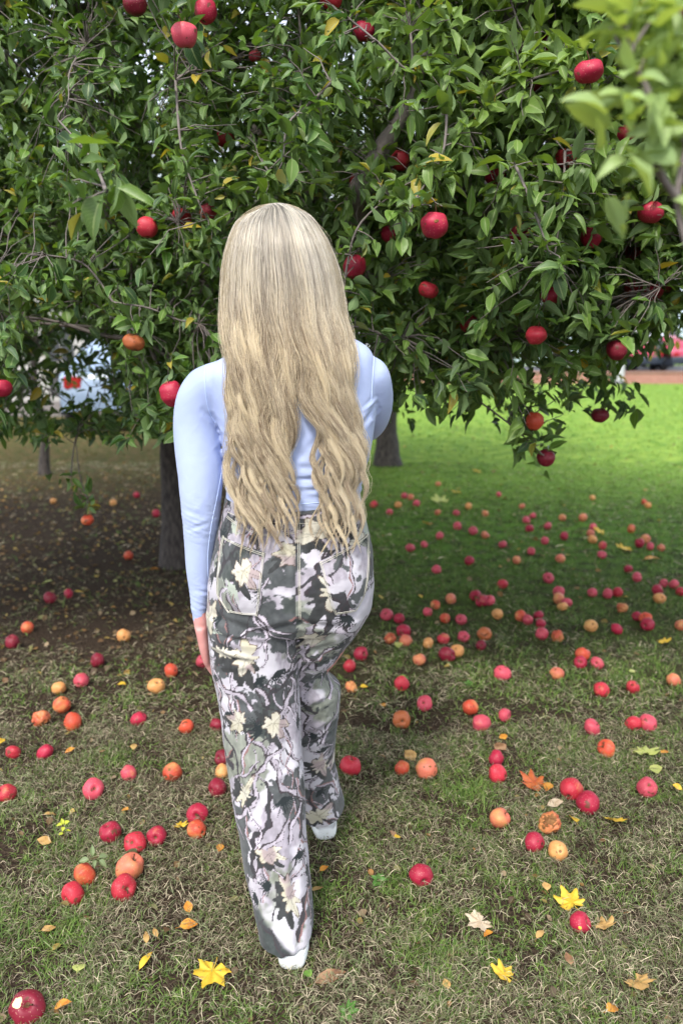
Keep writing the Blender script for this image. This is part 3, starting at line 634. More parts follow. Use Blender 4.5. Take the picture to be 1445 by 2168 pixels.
def add_apple(loc_, tone, size, rot, label, group, hang=False, detail=True):
    k = int(rng.integers(0, 6)); me = AMR[int(rng.integers(0, 2))] if tone == 'x' else AM[k]
    o = bpy.data.objects.new('apple', me); COL.objects.link(o); o.location = loc_; o.rotation_euler = rot; o.scale = (size * random.uniform(.94, 1.07), size * random.uniform(.94, 1.07), size * random.uniform(.9, 1.08))
    c, yl, w = TONES[tone]; v = 0.85 + 0.3 * random.random(); o.color = (c[0] * v, c[1] * v, c[2] * v, yl)
    tag(o, label, 'apple', group)
    if detail:
        if hang or random.random() < 0.35:
            s_ = bpy.data.objects.new('stem', SM); COL.objects.link(s_); s_.parent = o
        q = bpy.data.objects.new('calyx', CM); COL.objects.link(q); q.parent = o
    return o
# fallen apples: pixel centre in the photograph, tone, hand-written label or None
GA = [
 (57, 2133, 'd', 'dark crimson apple with a pale yellow bite, alone at the bottom left corner'),
 (155, 1892, 'r', 'red apple lowest of the tight cluster beside the sapling'), (180, 1852, 'o', 'orange-streaked red apple under the grey-green leaf sprig'),
 (261, 1879, 'r', 'red apple touching the underside of the big yellow-peach apple'), (274, 1838, 'h', 'large pale peach apple touching a red apple, right of the leaf sprig'),
 (286, 1785, 'r', 'streaked red apple wedged between two crimson apples left of the trousers'), (332, 1771, 'c', 'crimson apple with its stem dimple facing the camera, left of the yellow maple leaf'),
 (235, 1762, 'c', 'glossy crimson apple standing left of the streaked red apple pair'), (417, 1724, 'c', 'crimson apple with deep dimple resting above an orange apple beside the trousers'),
 (417, 1756, 'o', 'orange apple directly below a dimpled crimson apple beside the trouser leg'), (461, 1668, 'd', 'dull dark red apple touching the trouser leg below a greenish one'),
 (470, 1634, 'g', 'small greenish yellow apple half hidden by the trouser leg'), (472, 1605, 'd', 'dark red apple peeping out above the greenish one at the trouser leg'),
 (364, 1635, 'o', 'shiny red-orange apple with brown scab left of the trouser leg'), (273, 1638, 'p', 'matt pinkish red apple between two redder apples on the left grass'),
 (198, 1672, 'p', 'pinkish red apple with two dark dimples on the left grass'), (16, 1680, 'r', 'bright red apple cut off by the left edge of the picture'),
 (95, 1593, 'c', 'round crimson apple right of a small leaf-topped red apple'), (28, 1593, 'r', 'small red apple with a brown leaf on top near the left edge'),
 (155, 1528, 'o', 'red apple with an orange-yellow face below the orange-red one'), (293, 1523, 'c', 'crimson apple with vertical streaks alone in the left grass'),
 (395, 1539, 'o', 'glossy orange-red apple standing tall left of the knee'), (87, 1523, 'x', 'broken yellow rotting apple on the left grass'),
 (131, 1493, 'o', None), (124, 1457, 'y', 'yellow-orange apple beside a brown leaf at the edge of the shade'), (172, 1441, 'p', None), (207, 1398, 'd', None), (331, 1453, 'y', 'yellow apple below an orange one, left of the hand'),
 (363, 1420, 'o', None), (430, 1400, 'p', 'pinkish red apple just below the fingertips'), (27, 1360, 'd', None), (58, 1329, 'o', None), (106, 1266, 'd', None), (145, 1257, 'c', None), (289, 1048, 'c', None),
 (330, 1087, 'c', None), (240, 1064, 'y', None), (459, 1535, 'd', 'dark red apple touching the trouser leg at knee height'), (113, 1061, 'y', None), (272, 1176, 'o', None), (262, 1346, 'y', None),
 (763, 1384, 'c', None), (740, 1410, 'r', None), (742, 1454, 'x', None), (849, 1448, 'r', 'red apple with a yellow top below a curled green leaf'), (887, 1397, 'h', None), (906, 1362, 'y', None),
 (938, 1353, 'r', None), (980, 1348, 'p', None), (1017, 1366, 'd', None), (967, 1379, 'y', None), (945, 1386, 'd', None), (850, 1523, 'b', 'brownish orange apple with red side below the pink one right of the knee'),
 (898, 1490, 'p', None), (995, 1498, 'o', 'orange-red apple just above and left of a pink-red one'), (1019, 1531, 'p', 'pinkish red apple just below the orange-red one in mid lawn'),
 (741, 1622, 'r', 'streaked red and yellow apple right of the far trouser leg'), (851, 1626, 'o', 'orange apple with a red side left of the big peach apple'),
 (902, 1628, 'h', 'large peach apple with scabby dimple right of the orange one'), (853, 1336, 'c', None), (845, 1309, 'c', None), (818, 1301, 'p', None), (904, 1296, 'p', None), (941, 1309, 'o', None),
 (976, 1312, 'p', None), (921, 1281, 'o', None), (954, 1268, 'h', None), (1006, 1261, 'c', None), (1020, 1272, 'c', None), (1035, 1271, 'p', None), (1052, 1300, 'y', None), (1063, 1237, 'r', None),
 (825, 1352, 'x', None), (858, 1357, 'h', None), (1024, 1342, 'b', None), (993, 1187, 'c', None), (923, 1206, 'p', None), (868, 1160, 'p', None), (897, 1153, 'p', None), (930, 1135, 'p', None),
 (1001, 1124, 'p', None), (1026, 1133, 'h', None), (1063, 1153, 'p', None), (791, 1068, 'r', None), (842, 1069, 'y', None), (824, 1084, 'p', None), (855, 1050, 'p', None), (869, 1053, 'h', None), (881, 1066, 'p', None),
 (926, 1085, 'h', None), (965, 1086, 'p', None), (991, 1072, 'y', None), (1026, 1088, 'h', None), (1055, 1047, 'p', None), (967, 1114, 'p', None), (927, 1025, 'h', None),
 (1104, 1072, 'h', None), (1127, 1092, 'p', None), (1113, 1101, 'p', None), (1120, 1119, 'c', None), (1158, 1114, 'p', None), (1189, 1096, 'h', None), (1233, 1096, 'h', None), (1193, 1135, 'c', None),
 (1152, 1145, 'p', None), (1123, 1167, 'p', None), (1254, 1116, 'p', None), (1249, 1129, 'h', None), (1253, 1142, 'y', None), (1274, 1155, 'r', None), (1273, 1175, 'p', None), (1335, 1120, 'o', None),
 (1353, 1150, 'c', None), (1375, 1157, 'p', None), (1398, 1160, 'h', None), (1365, 1141, 'h', None), (1329, 1205, 'c', None), (1347, 1222, 'p', None), (1093, 1186, 'h', None), (1185, 1182, 'h', None),
 (1160, 1224, 'p', None), (1181, 1253, 'p', None), (1182, 1268, 'h', None), (1199, 1276, 'p', None), (1190, 1284, 'g', None), (1253, 1255, 'p', None), (1285, 1257, 'p', None), (1307, 1254, 'r', None),
 (1316, 1287, 'x', None), (1403, 1235, 'p', None), (1425, 1237, 'p', None), (1390, 1249, 'c', None), (1395, 1267, 'y', None), (1440, 1253, 'r', None), (1139, 1303, 'c', None), (1144, 1321, 'c', None), (1147, 1342, 'p', None),
 (1101, 1304, 'o', None), (1116, 1313, 'p', None), (1178, 1347, 'x', None), (1249, 1325, 'g', None), (1304, 1332, 'c', None), (1347, 1305, 'c', None), (1365, 1309, 'o', None), (1370, 1322, 'c', None), (1439, 1324, 'h', None),
 (1362, 1063, 'o', None), (1370, 1070, 'y', None), (1253, 1054, 'g', None), (1063, 1426, 'p', None), (1178, 1427, 'h', None), (1228, 1402, 'c', None), (1232, 1386, 'o', None), (1263, 1404, 'p', None), (1272, 1461, 'r', None),
 (1339, 1456, 'r', None), (1424, 1440, 'h', None), (1067, 1514, 'p', None), (1252, 1540, 'p', 'pinkish red apple with wrinkled dimple above the tall orange one'), (1341, 1532, 'r', None), (1371, 1531, 'p', None),
 (1283, 1584, 'o', 'bright orange apple with peach-coloured top left of the pale green maple leaf'), (1050, 1605, 'c', 'crimson apple under a brown curled leaf, upper one of a touching pair'),
 (1053, 1639, 'r', 'crimson apple lower one of the touching pair beside the rust-red maple leaf'), (1208, 1672, 'r', 'red apple touching a larger one right of the rust-red maple leaf'),
 (1244, 1700, 'c', 'large glossy pinkish crimson apple below and right of its touching red neighbour'), (1369, 1669, 'p', 'apple with greenish yellow top, dark wormhole and pink belly'),
 (1056, 1732, 'h', 'peach-orange apple with a cracked red side on the right grass'), (1163, 1744, 'x', 'split rotten apple with brown torn top on the right grass'),
 (1131, 1783, 'c', 'purplish crimson apple touching a yellow-faced one'), (1180, 1802, 'g', 'yellow apple with pink blush and calyx facing the camera beside a crimson one'),
 (1226, 1953, 'c', 'red apple with a yellow spot lying against a yellow maple leaf'), (890, 1853, 'c', 'lone crimson apple right of the front trouser leg'),
]
ORD = ['first', 'second', 'third', 'fourth', 'fifth', 'sixth', 'seventh', 'eighth', 'ninth', 'tenth', 'eleventh', 'twelfth', 'thirteenth', 'fourteenth', 'fifteenth', 'sixteenth']
def zone(px, py):
    if px < 480: return ('on dark soil beside the left tree trunk' if py < 1200 else ('on leaf-strewn soil left of the hand' if py < 1380 else 'on the shaded grass below the bare soil'))
    if px < 1080:
        return 'on dark green grass right of the waist' if py < 1110 else ('on dark green grass right of the hips' if py < 1220 else ('in the apple cluster right of the pockets' if py < 1330 else ('in the row right of the thighs' if py < 1400 else 'on the grass right of the knees')))
    return 'on the pale grass strip near the bright lawn' if py < 1110 else ('among sparse apples below the bright lawn' if py < 1200 else ('in the band of apples at the right side' if py < 1290 else ('on mid grass at the right side' if py < 1370 else 'on drier grass above the rust-red maple leaf')))
cnt = {}
auto = [(i, g) for i, g in enumerate(GA) if g[3] is None]
byz = {}
for i, g in auto: byz.setdefault((g[2], zone(g[0], g[1])), []).append((g[0], i))
autolab = {}
for (t, z), v in byz.items():
    v.sort(); w = TONES[t][2]
    for j, (x, i) in enumerate(v):
        if len(v) == 1: autolab[i] = f"only {w} apple {z}"
        else: autolab[i] = f"{ORD[j] + ' ' if j else 'leftmost '}{w} apple{' from the left' if j else ''} {z}"
apples = {}
for i, (px, py, t, lb) in enumerate(GA):
    sz = 0.84 + 0.26 * random.random()
    if lb and 'arge' in lb: sz = 1.15
    if lb and 'mall' in lb: sz = 0.82
    if i == 0: sz = 1.12
    r0 = 0.0315 * sz; p = G(px, py, r0 * 0.78)
    if t == 'x': r0 *= .9
    rot = (random.uniform(-1.9, 1.9), random.uniform(-1.2, 1.2), random.uniform(0, 6.28))
    if i == 0: rot = (R(20), R(32), R(-20))
    if 'stem dimple facing' in (lb or '') or 'deep dimple' in (lb or ''): rot = (R(62), 0, R(5))
    if 'calyx facing' in (lb or ''): rot = (R(-125), 0, 0)
    if px in (1369,): rot = (R(28), 0, 0)
    big = py > 1380
    o = add_apple(p, t, sz, rot, lb or autolab[i], 'fallen apples on the grass', detail=big)
    apples[i] = o
# marks on single apples: a bite, wormholes and torn flesh
def patch(o, direction, rad, mat_, name, lift=0.0006, jag=0.25, col=None):
    """thin curved patch of flesh laid on an apple around a direction (in the apple's own axes)"""
    me = o.data; bm = bmesh.new(); bm.from_mesh(me); bv = BVHTree.FromBMesh(bm); d = Vector(direction).normalized()
    a = d.orthogonal().normalized(); b = d.cross(a); n = 18; rings = 4; V = []; Fc = []
    def hit(u, v, lf):
        q = d * 0.08 + a * u + b * v; h, nn, _, _ = bv.ray_cast(q, -d)
        return (h + d * lf) if h else (d * 0.03 + a * u + b * v)
    for k in range(rings + 1):
        f = k / rings
        for j in range(n):
            th = 6.2832 * j / n; rr = rad * f * (1 + jag * mnoise.noise(Vector((math.cos(th) * 1.5, math.sin(th) * 1.5, rad * 100))))
            V.append(hit(rr * math.cos(th), rr * math.sin(th), lift if k < rings else -0.0004))
    for k in range(rings):
        for j in range(n):
            Fc.append((k * n + j, k * n + (j + 1) % n, (k + 1) * n + (j + 1) % n, (k + 1) * n + j))
    bm.free(); m = mesh_np(name, np.array([tuple(v) for v in V]), Fc)
    return link(name, m, mat_, o)
def local_dir(o, w): return o.rotation_euler.to_matrix().transposed() @ Vector(w)
patch(apples[0], local_dir(apples[0], (-0.35, -0.42, 0.8)), 0.011, M_flesh, 'bite_mark', jag=.5)
for i, g in enumerate(GA):
    if g[0] == 1369: patch(apples[i], local_dir(apples[i], (-0.25, -0.7, 0.8)), 0.003, M_rot, 'wormhole')
    if g[0] == 1226: patch(apples[i], local_dir(apples[i], (-0.3, -1, 0.25)), 0.0055, simple('yellow_spot', (0.75, 0.42, 0.06), 0.4), 'pale_spot')
    if g[0] == 1163: patch(apples[i], local_dir(apples[i], (-0.2, -0.5, 0.9)), 0.02, M_rot, 'torn_flesh', lift=0.002, jag=0.7)
    if g[0] == 902: patch(apples[i], local_dir(apples[i], (0.25, -0.7, 0.7)), 0.004, M_rot, 'scab')
    if g[0] == 364: patch(apples[i], local_dir(apples[i], (-0.1, -0.7, 0.75)), 0.006, M_rot, 'scab')
# hanging apples
for px, py, Y, t, lb in HA:
    big = 'arge' in lb or 'big' in lb
    o = add_apple(W(px, py, Y), t, (1.12 if big else 0.98) * (0.6 if 'tiny' in lb else 1), (random.uniform(-.3, .3), random.uniform(-.3, .3), random.uniform(0, 6)), lb, 'apples hanging in the crowns', hang=True)
    if 'hole in its' in lb: patch(o, local_dir(o, (-0.05, -1, 0.15)), 0.0045, M_rot, 'rotten_hole', jag=0.9)

# ------------------------------------------------------------------ fallen leaves, one by one
MAPLE_A = [0, 9, 16, 29, 41, 50, 60, 69, 82, 95, 105, 118, 140, 160, 175, 180]; MAPLE_R = [1.05, .82, .74, .56, .82, .98, .8, .7, .54, .68, .8, .62, .54, .46, .2, .12]
def maple_mesh(seed, curl=0.25):
    r_ = np.random.default_rng(seed)
    tips = [(0, 1.05), (56, .98), (112, .8), (-56, .98), (-112, .8)]
    A = np.linspace(-180, 180, 64, endpoint=False); rad = np.full(64, 0.5)
    rad = np.interp(np.abs(A), MAPLE_A, MAPLE_R) * (1 + .06 * r_.normal(size=64))
    rad *= 1.08
    rad = np.where(np.abs(A) > 170, 0.12, rad)
    V = [(0, -0.05, 0)]; 
    for f in (0.33, 0.66, 1.0):
        for a, r1 in zip(A, rad):
            x = math.sin(math.radians(a)) * r1 * f; y = math.cos(math.radians(a)) * r1 * f
            z = curl * (x * x + 0.6 * y * y) * (1 + 0.5 * math.sin(seed)) + 0.07 * math.sin(5 * x + seed) * f + 0.09 * f * math.cos(math.radians(a) * 7) * r1
            V.append((x, y, z))
    Fc = []; n = 64
    for k in range(2):
        for j in range(n): Fc.append((1 + k * n + j, 1 + (k + 1) * n + j, 1 + (k + 1) * n + (j + 1) % n, 1 + k * n + (j + 1) % n))
    for j in range(0, n, 2): Fc.append((0, 1 + j, 1 + (j + 1) % n, 1 + (j + 2) % n))
    V = np.array(V); pv, pf = tubes(spline([(0, -0.05, 0), (0.02, -.4, .05), (0.1, -.8, 0.02)], 6)[None], np.full((1, 6), 0.018), 4)
    V2, F2 = merge([(V, np.array(Fc)), (pv, pf)])
    return V2, F2
def simple_leaf(seed, ratio=0.45, bend=0.7, fold=0.3):
    st = rng.bit_generator.state
    V, Fc, uv, c = leaf_arrays(np.zeros((1, 3)), np.array([[0, 1.0, 0]]), np.array([[0, 0, 1.0]]), np.array([1.0]), np.array([ratio]), np.zeros((1, 3)), np.array([fold]), np.array([bend]))
    return V - np.array([0, 0.5, 0]), Fc, uv
def leaf_mat(name, base, spot, edge):
    m, n, l, b = mat(name); tc = n.new('ShaderNodeTexCoord'); nz = n.new('ShaderNodeTexNoise'); nz.inputs['Scale'].default_value = 45; nz.inputs['Detail'].default_value = 4
    l.new(tc.outputs['Object'], nz.inputs['Vector']); cr = n.new('ShaderNodeValToRGB'); e = cr.color_ramp.elements
    e[0].position = 0.3; e[0].color = (*edge, 1); e[1].position = 0.62; e[1].color = (*spot, 1); m_ = cr.color_ramp.elements.new(0.42); m_.color = (*base, 1)
    l.new(nz.outputs[0], cr.inputs[0]); l.new(cr.outputs[0], b.inputs['Base Color']); b.inputs['Roughness'].default_value = 0.55
    tr = n.new('ShaderNodeBsdfTranslucent'); l.new(cr.outputs[0], tr.inputs[0]); ms = n.new('ShaderNodeMixShader'); ms.inputs[0].default_value = 0.2
    l.new(b.outputs[0], ms.inputs[1]); l.new(tr.outputs[0], ms.inputs[2]); l.new(ms.outputs[0], n['Material Output'].inputs[0]); return m
LM = {'yellow': leaf_mat('yellow_leaf', (0.68, 0.43, 0.03), (0.74, 0.5, 0.05), (0.42, 0.22, 0.03)), 'tan': leaf_mat('tan_leaf', (0.5, 0.3, 0.1), (0.6, 0.38, 0.14), (0.24, 0.12, 0.04)),
      'rust': leaf_mat('rust_leaf', (0.42, 0.09, 0.025), (0.5, 0.13, 0.03), (0.18, 0.04, 0.02)), 'orange': leaf_mat('orange_leaf', (0.62, 0.24, 0.03), (0.7, 0.33, 0.05), (0.3, 0.1, 0.02)),
      'lime': leaf_mat('lime_leaf', (0.42, 0.47, 0.13), (0.5, 0.52, 0.16), (0.3, 0.4, 0.07)), 'brown': leaf_mat('brown_leaf', (0.24, 0.12, 0.055), (0.38, 0.22, 0.12), (0.1, 0.05, 0.03)),
      'green': leaf_mat('green_leaf', (0.13, 0.26, 0.04), (0.2, 0.34, 0.06), (0.08, 0.16, 0.03)), 'pale': leaf_mat('pale_leaf', (0.55, 0.42, 0.28), (0.66, 0.55, 0.4), (0.3, 0.2, 0.12))}
def add_leaf(px, py, kind, colr, size, rz, label, tilt=0.25, z=0.02):
    if kind == 'm': V, Fc = maple_mesh(px, 0.10 if size > 0.028 else 0.25); V = V * size * 1.3
    else:
        V, Fc, uv = simple_leaf(px, ratio={'s': 0.6, 'n': 0.32, 'r': 0.9}[kind], bend=0.1 + (px % 7) * 0.1, fold=0.1 + (py % 5) * 0.1); V = V * size * 2.3
    me = mesh_np('fallen_leaf', V, Fc); o = link('fallen_leaf', me, LM[colr])
    o.location = G(px, py, z); o.rotation_euler = (R((px * 7) % 50 - 22) * 0.55 + tilt, R((py * 3) % 40 - 20) * 0.6, rz)
    zz = (np.array(o.rotation_euler.to_matrix()) @ V.T)[2].min(); o.location.z = max(z, -zz + 0.003) if size > 0.03 else z
    tag(o, label, 'leaf', 'single fallen leaves on the grass'); return o
FL = [
 (450, 2055, 'm', 'yellow', 0.037, 2.9, 'large bright yellow maple leaf left of the front foot'), (1068, 2064, 'm', 'yellow', 0.026, 1.2, 'crumpled golden maple leaf low in the middle right'),
 (1348, 2077, 'm', 'tan', 0.031, 3.4, 'flat brown-orange maple leaf with dark specks at the lower right'), (1208, 1910, 'm', 'yellow', 0.033, 0.3, 'yellow maple leaf tucked behind a red apple'),
 (1276, 1960, 'm', 'tan', 0.027, 4.2, 'crinkled tan leaf right of the red apple with a yellow spot'), (1299, 1735, 'm', 'yellow', 0.032, 3.3, 'broad pale golden maple leaf below the touching crimson apples'),
 (1215, 1732, 's', 'yellow', 0.024, 0.1, 'narrow upright yellow leaf left of the pale golden maple leaf'), (1132, 1658, 'm', 'rust', 0.040, 1.0, 'rust-red curled maple leaf right of the crimson pair'),
 (1160, 1660, 's', 'orange', 0.024, 2.6, 'orange curled leaf against the rust-red maple leaf'), (1360, 1590, 'm', 'lime', 0.045, 3.9, 'pale yellow-green maple leaf with brown rim'), (1386, 1625, 's', 'lime', 0.030, 3.0, 'torn pale green leaf hanging off the yellow-green maple leaf'),
 (1404, 1590, 's', 'orange', 0.018, 5.0, 'small orange leaf beside the yellow-green maple leaf'), (1294, 2133, 's', 'orange', 0.02, 5.2, 'orange-brown leaf near the bottom edge at the right'),
 (395, 1957, 's', 'orange', 0.024, 5.0, 'orange and yellow leaf left of the front trouser hem'), (305, 2034, 'n', 'yellow', 0.028, 5.9, 'slim curled yellow leaf standing on edge'),
 (167, 2047, 'r', 'lime', 0.016, 0, 'round pale yellow leaf right of the bitten apple'), (128, 2128, 's', 'orange', 0.021, 4.9, 'orange leaf just right of the bitten apple'), (380, 1748, 'm', 'yellow', 0.020, 4.5, 'small lobed yellow leaf between apples and trousers'),
 (399, 1922, 's', 'orange', 0.017, 0.3, 'orange pointed leaf above the orange and yellow leaf'), (467, 1790, 's', 'orange', 0.016, 3.0, 'bright orange leaf next to the trouser leg'), (330, 1975, 'n', 'tan', 0.018, 0.5, 'small tan leaf upright below the cluster'),
 (255, 1447, 's', 'yellow', 0.023, 4.4, 'yellow leaf on shaded grass left of the yellow apple'), (1016, 1950, 'm', 'pale', 0.030, 2.2, 'dry beige folded leaf in the open grass'), (1034, 1972, 's', 'orange', 0.016, 2.3, 'orange and black leaf tip under the dry beige leaf'),
 (842, 1770, 's', 'yellow', 0.012, 2.0, 'tiny yellow leaf right of the far shoe'), (1155, 1878, 'r', 'tan', 0.013, 0.2, 'small oval tan leaf in the right grass'), (684, 1838, 's', 'orange', 0.016, 5.4, 'orange leaf right of the calf'),
 (668, 1880, 's', 'tan', 0.018, 5, 'curled brown leaf touching the calf'), (690, 2066, 'n', 'brown', 0.042, 5.1, 'long rolled brown leaf beside the front shoe'), (652, 2063, 'r', 'green', 0.013, 1, 'small green leaf right of the front shoe'),
 (1204, 2032, 's', 'brown', 0.017, 0.1, 'brown oval leaf below the tuft at the right'), (1060, 1580, 's', 'brown', 0.030, 0.7, 'large brown curled leaf leaning on the upper crimson apple'), (1065, 1560, 's', 'orange', 0.022, 0.2, 'orange leaf above the brown curled leaf'),
 (852, 1432, 's', 'green', 0.025, 4.9, 'curled yellow-green leaf on top of the yellow-topped red apple'), (768, 1452, 's', 'yellow', 0.018, 4.8, 'yellow leaf beside the small rotten apple'), (811, 1490, 's', 'orange', 0.02, 0.2, 'orange leaf in the grass right of the knee'),
 (832, 1762, 's', 'brown', 0.016, 3.1, 'small dark brown leaf right of the far shoe'), (102, 1722, 's', 'tan', 0.020, 4.9, 'tan leaf beside the little sapling'), (98, 1780, 's', 'tan', 0.022, 1.7, 'crumpled tan leaf left of the sapling stem'),
 (265, 1712, 's', 'orange', 0.017, 1.4, 'curled golden leaf above the crimson apples'), (310, 1985, 'n', 'tan', 0.02, 0.3, 'upright tan leaf above the slim curled yellow one'), (100, 1965, 's', 'tan', 0.018, 5.2, 'folded tan leaf on the lower left grass'),
 (1450 - 15, 1667, 's', 'yellow', 0.017, 1.2, 'yellow leaf at the right edge beside the wormy apple'), (945, 2085, 's', 'tan', 0.014, 0.2, 'small tan leaf near the bottom right of centre'), (870, 1600, 's', 'tan', 0.03, 0.6, 'tan leaf above the orange and peach apples'),
 (1170, 1700, 's', 'pale', 0.028, 4.7, 'dry beige leaf above the split rotten apple'), (1004, 1940, 's', 'pale', 0.018, 5.4, 'beige leaf overlapping the folded one'), (1140, 1975, 'n', 'tan', 0.022, 5.6, 'tan narrow leaf left of the spotted apple'),
 (150, 1585, 's', 'orange', 0.02, 2.3, 'brown-orange leaf right of the round crimson apple'), (3, 1568, 's', 'yellow', 0.02, 0.2, 'yellow leaf at the left edge above the apples'), (283, 1580, 's', 'tan', 0.018, 0.2, 'dry brown leaf among the left apples'),
 (1338, 1420, 's', 'lime', 0.018, 2.0, 'lime leaf on the right lawn'), (1403, 1357, 'm', 'yellow', 0.030, 3.9, 'golden leaf on the mid grass at the right side'), (1322, 1207 + 55, 's', 'yellow', 0.02, 1.1, 'small yellow leaf in the band of apples'),
 (1270, 1126, 'm', 'yellow', 0.045, 1.1, 'golden maple leaf beside a pink apple below the bright lawn'), (1322, 1160, 'm', 'yellow', 0.05, 2.1, 'golden leaf pair among sparse apples at the right'), (1376, 1182, 's', 'orange', 0.06, 4.7, 'long orange leaf at the right lawn edge'),
 (904, 1108, 'm', 'orange', 0.04, 3.0, 'orange leaf on dark grass right of the waist'), (965, 1041, 'm', 'yellow', 0.05, 3.0, 'orange-yellow leaf high on the dark grass'), (932, 1060, 'm', 'lime', 0.07, 0.4, 'pale green leaf high on the dark grass'),
 (1010, 998, 'm', 'yellow', 0.05, 1.0, 'bright yellow leaf where the lawn begins'), (890, 1262, 's', 'yellow', 0.02, 0.4, 'small yellow leaf in the dark grass'), (843, 1362, 's', 'lime', 0.03, 3.2, 'yellow-green leaf between two rotten apples'),
 (325, 1204, 's', 'orange', 0.035, 4.6, 'orange leaf on dark soil left of the forearm'), (166, 1250, 's', 'yellow', 0.03, 4.7, 'yellow leaf above the crimson apple pair on soil'), (98, 1233, 's', 'lime', 0.035, 4.7, 'pale yellow leaf on the dark soil')]
for a in FL: add_leaf(*a)
# leaf litter nobody could count
def litter(N, yr, s0, s1, cond, label):
    a, c = yr; y = a + (c - a) * rng.random(N); x = (rng.random(N) * 2 - 1) * (0.5 * y + 0.8)
    k = cond(x, y); x, y = x[k], y[k]; N = len(x)
    az = rng.random(N) * 6.28; d = np.stack([np.cos(az), np.sin(az), 0.25 * rng.normal(size=N)], -1)
    nn = np.array([0, 0, 1.0]) + 0.35 * rng.normal(size=(N, 3)); nn[:, 2] = np.abs(nn[:, 2]) + .2
    pal = np.array([(0.33, 0.19, 0.09), (0.2, 0.1, 0.05), (0.45, 0.32, 0.2), (0.5, 0.36, 0.1), (0.13, 0.075, 0.045), (0.4, 0.2, 0.06), (0.28, 0.27, 0.1)])
    c_ = pal[rng.integers(0, len(pal), N)] * rng.uniform(0.15, 0.9, (N, 1))
    z = 0.004 + 0.014 * rng.random(N)
    return leaf_arrays(np.stack([x, y, z], -1), d, nn, rng.uniform(s0, s1, N), rng.uniform(.4, .8, N), c_, rng.uniform(.1, .7, N), rng.uniform(-.8, 1.2, N))
sets = [litter(900, (1.2, 2.8), 0.012, 0.036, lambda x, y: rng.random(len(x)) < 0.5, ''), litter(6500, (2.7, 8.5), 0.022, 0.05, lambda x, y: rng.random(len(x)) < 0.05 + 0.95 * soilness(x, y), ''),
        litter(2500, (4.0, 14), 0.03, 0.07, lambda x, y: rng.random(len(x)) < 0.22, '')]
lo = build_crown('leaf_litter', sets, None); lo.data.materials.clear(); lo.data.materials.append(M_dry); tag(lo, 'small dry brown and tan leaves strewn over soil and grass', 'leaf litter', kind='stuff')

# little sapling and the leaf sprig lying on the apples, a clover-like weed
def sprig(base, stem_pts, leaves, label, cat, name, light, lsize, colr=None):
    e = empty(name, base); tag(e, label, cat)
    V, Fc = tubes(spline(stem_pts, 8)[None], np.full((1, 8), 0.0013), 5); link('stem', mesh_np('stem', V, Fc), M_stem, e)
    for p, d, s_ in leaves:
        Vv, Ff, uv, c = leaf_arrays(np.array([p]), np.array([d]), np.array([[0.1, -.5, 1.0]]), np.array([s_ * lsize]), np.array([.55]), np.array([colr if colr is not None else (0.12, 0.2, 0.05)]))
        link('leaf', mesh_np('leaf', Vv, Ff, True, uv, c), M_leaf, e)
b0 = G(138, 1795)
sprig(b0, [(0, 0, 0), (0.001, 0, 0.03), (0.003, -0.003, 0.075)], [((0.003, 0, .075), (-1, -.2, .2), 1), ((0.003, 0, .075), (.6, -.3, .8), 1), ((0.003, 0, .072), (-.4, .3, .9), .9), ((0.003, 0, .07), (0.1, -1, .3), .8), ((0.002, 0, .055), (.9, 0, .1), .8), ((0.002, 0, .05), (-.7, -.6, 0), .7)],
      'tiny sapling with lime yellow leaves on a dark stem', 'sapling', 'sapling', 0, 0.024, (0.45, 0.5, 0.04))
b1 = G(195, 1832, 0.05)
sprig(b1, [(-0.03, 0, 0.012), (0, 0, 0.02), (0.02, 0.01, 0.02)], [((0.005, 0, .02), (-.2, .5, .8), 1), ((0.015, 0, .02), (.9, -.5, -.2), 1.1), ((0.012, 0, .02), (.9, .5, .1), 1), ((-0.0, 0, .02), (-1, -.5, .1), .9), ((0.01, 0, .02), (.2, -1, -.1), .8)],
      'grey-green broken leaf sprig lying across the apple cluster', 'leaf sprig', 'leaf_sprig', 0, 0.036, (0.2, 0.27, 0.14))
for px, py, lb in ((990, 1452, 'low broad-leaved green weed right of the yellow-topped red apple'), (800, 1870, 'bright green weed tuft left of the lone crimson apple'), (735, 2150, 'small green weed rosette at the bottom edge')):
    b = G(px, py); L_ = []
    for k in range(9):
        a = k * 0.7; L_.append(((0, 0, 0.006), (math.cos(a), math.sin(a), 0.35 + 0.4 * (k % 3)), 0.8 + 0.4 * random.random()))
    sprig(b, [(0, 0, -0.004), (0, 0, 0.01)], L_, lb, 'weed', 'weed', 0, 0.026, (0.07, 0.2, 0.03))

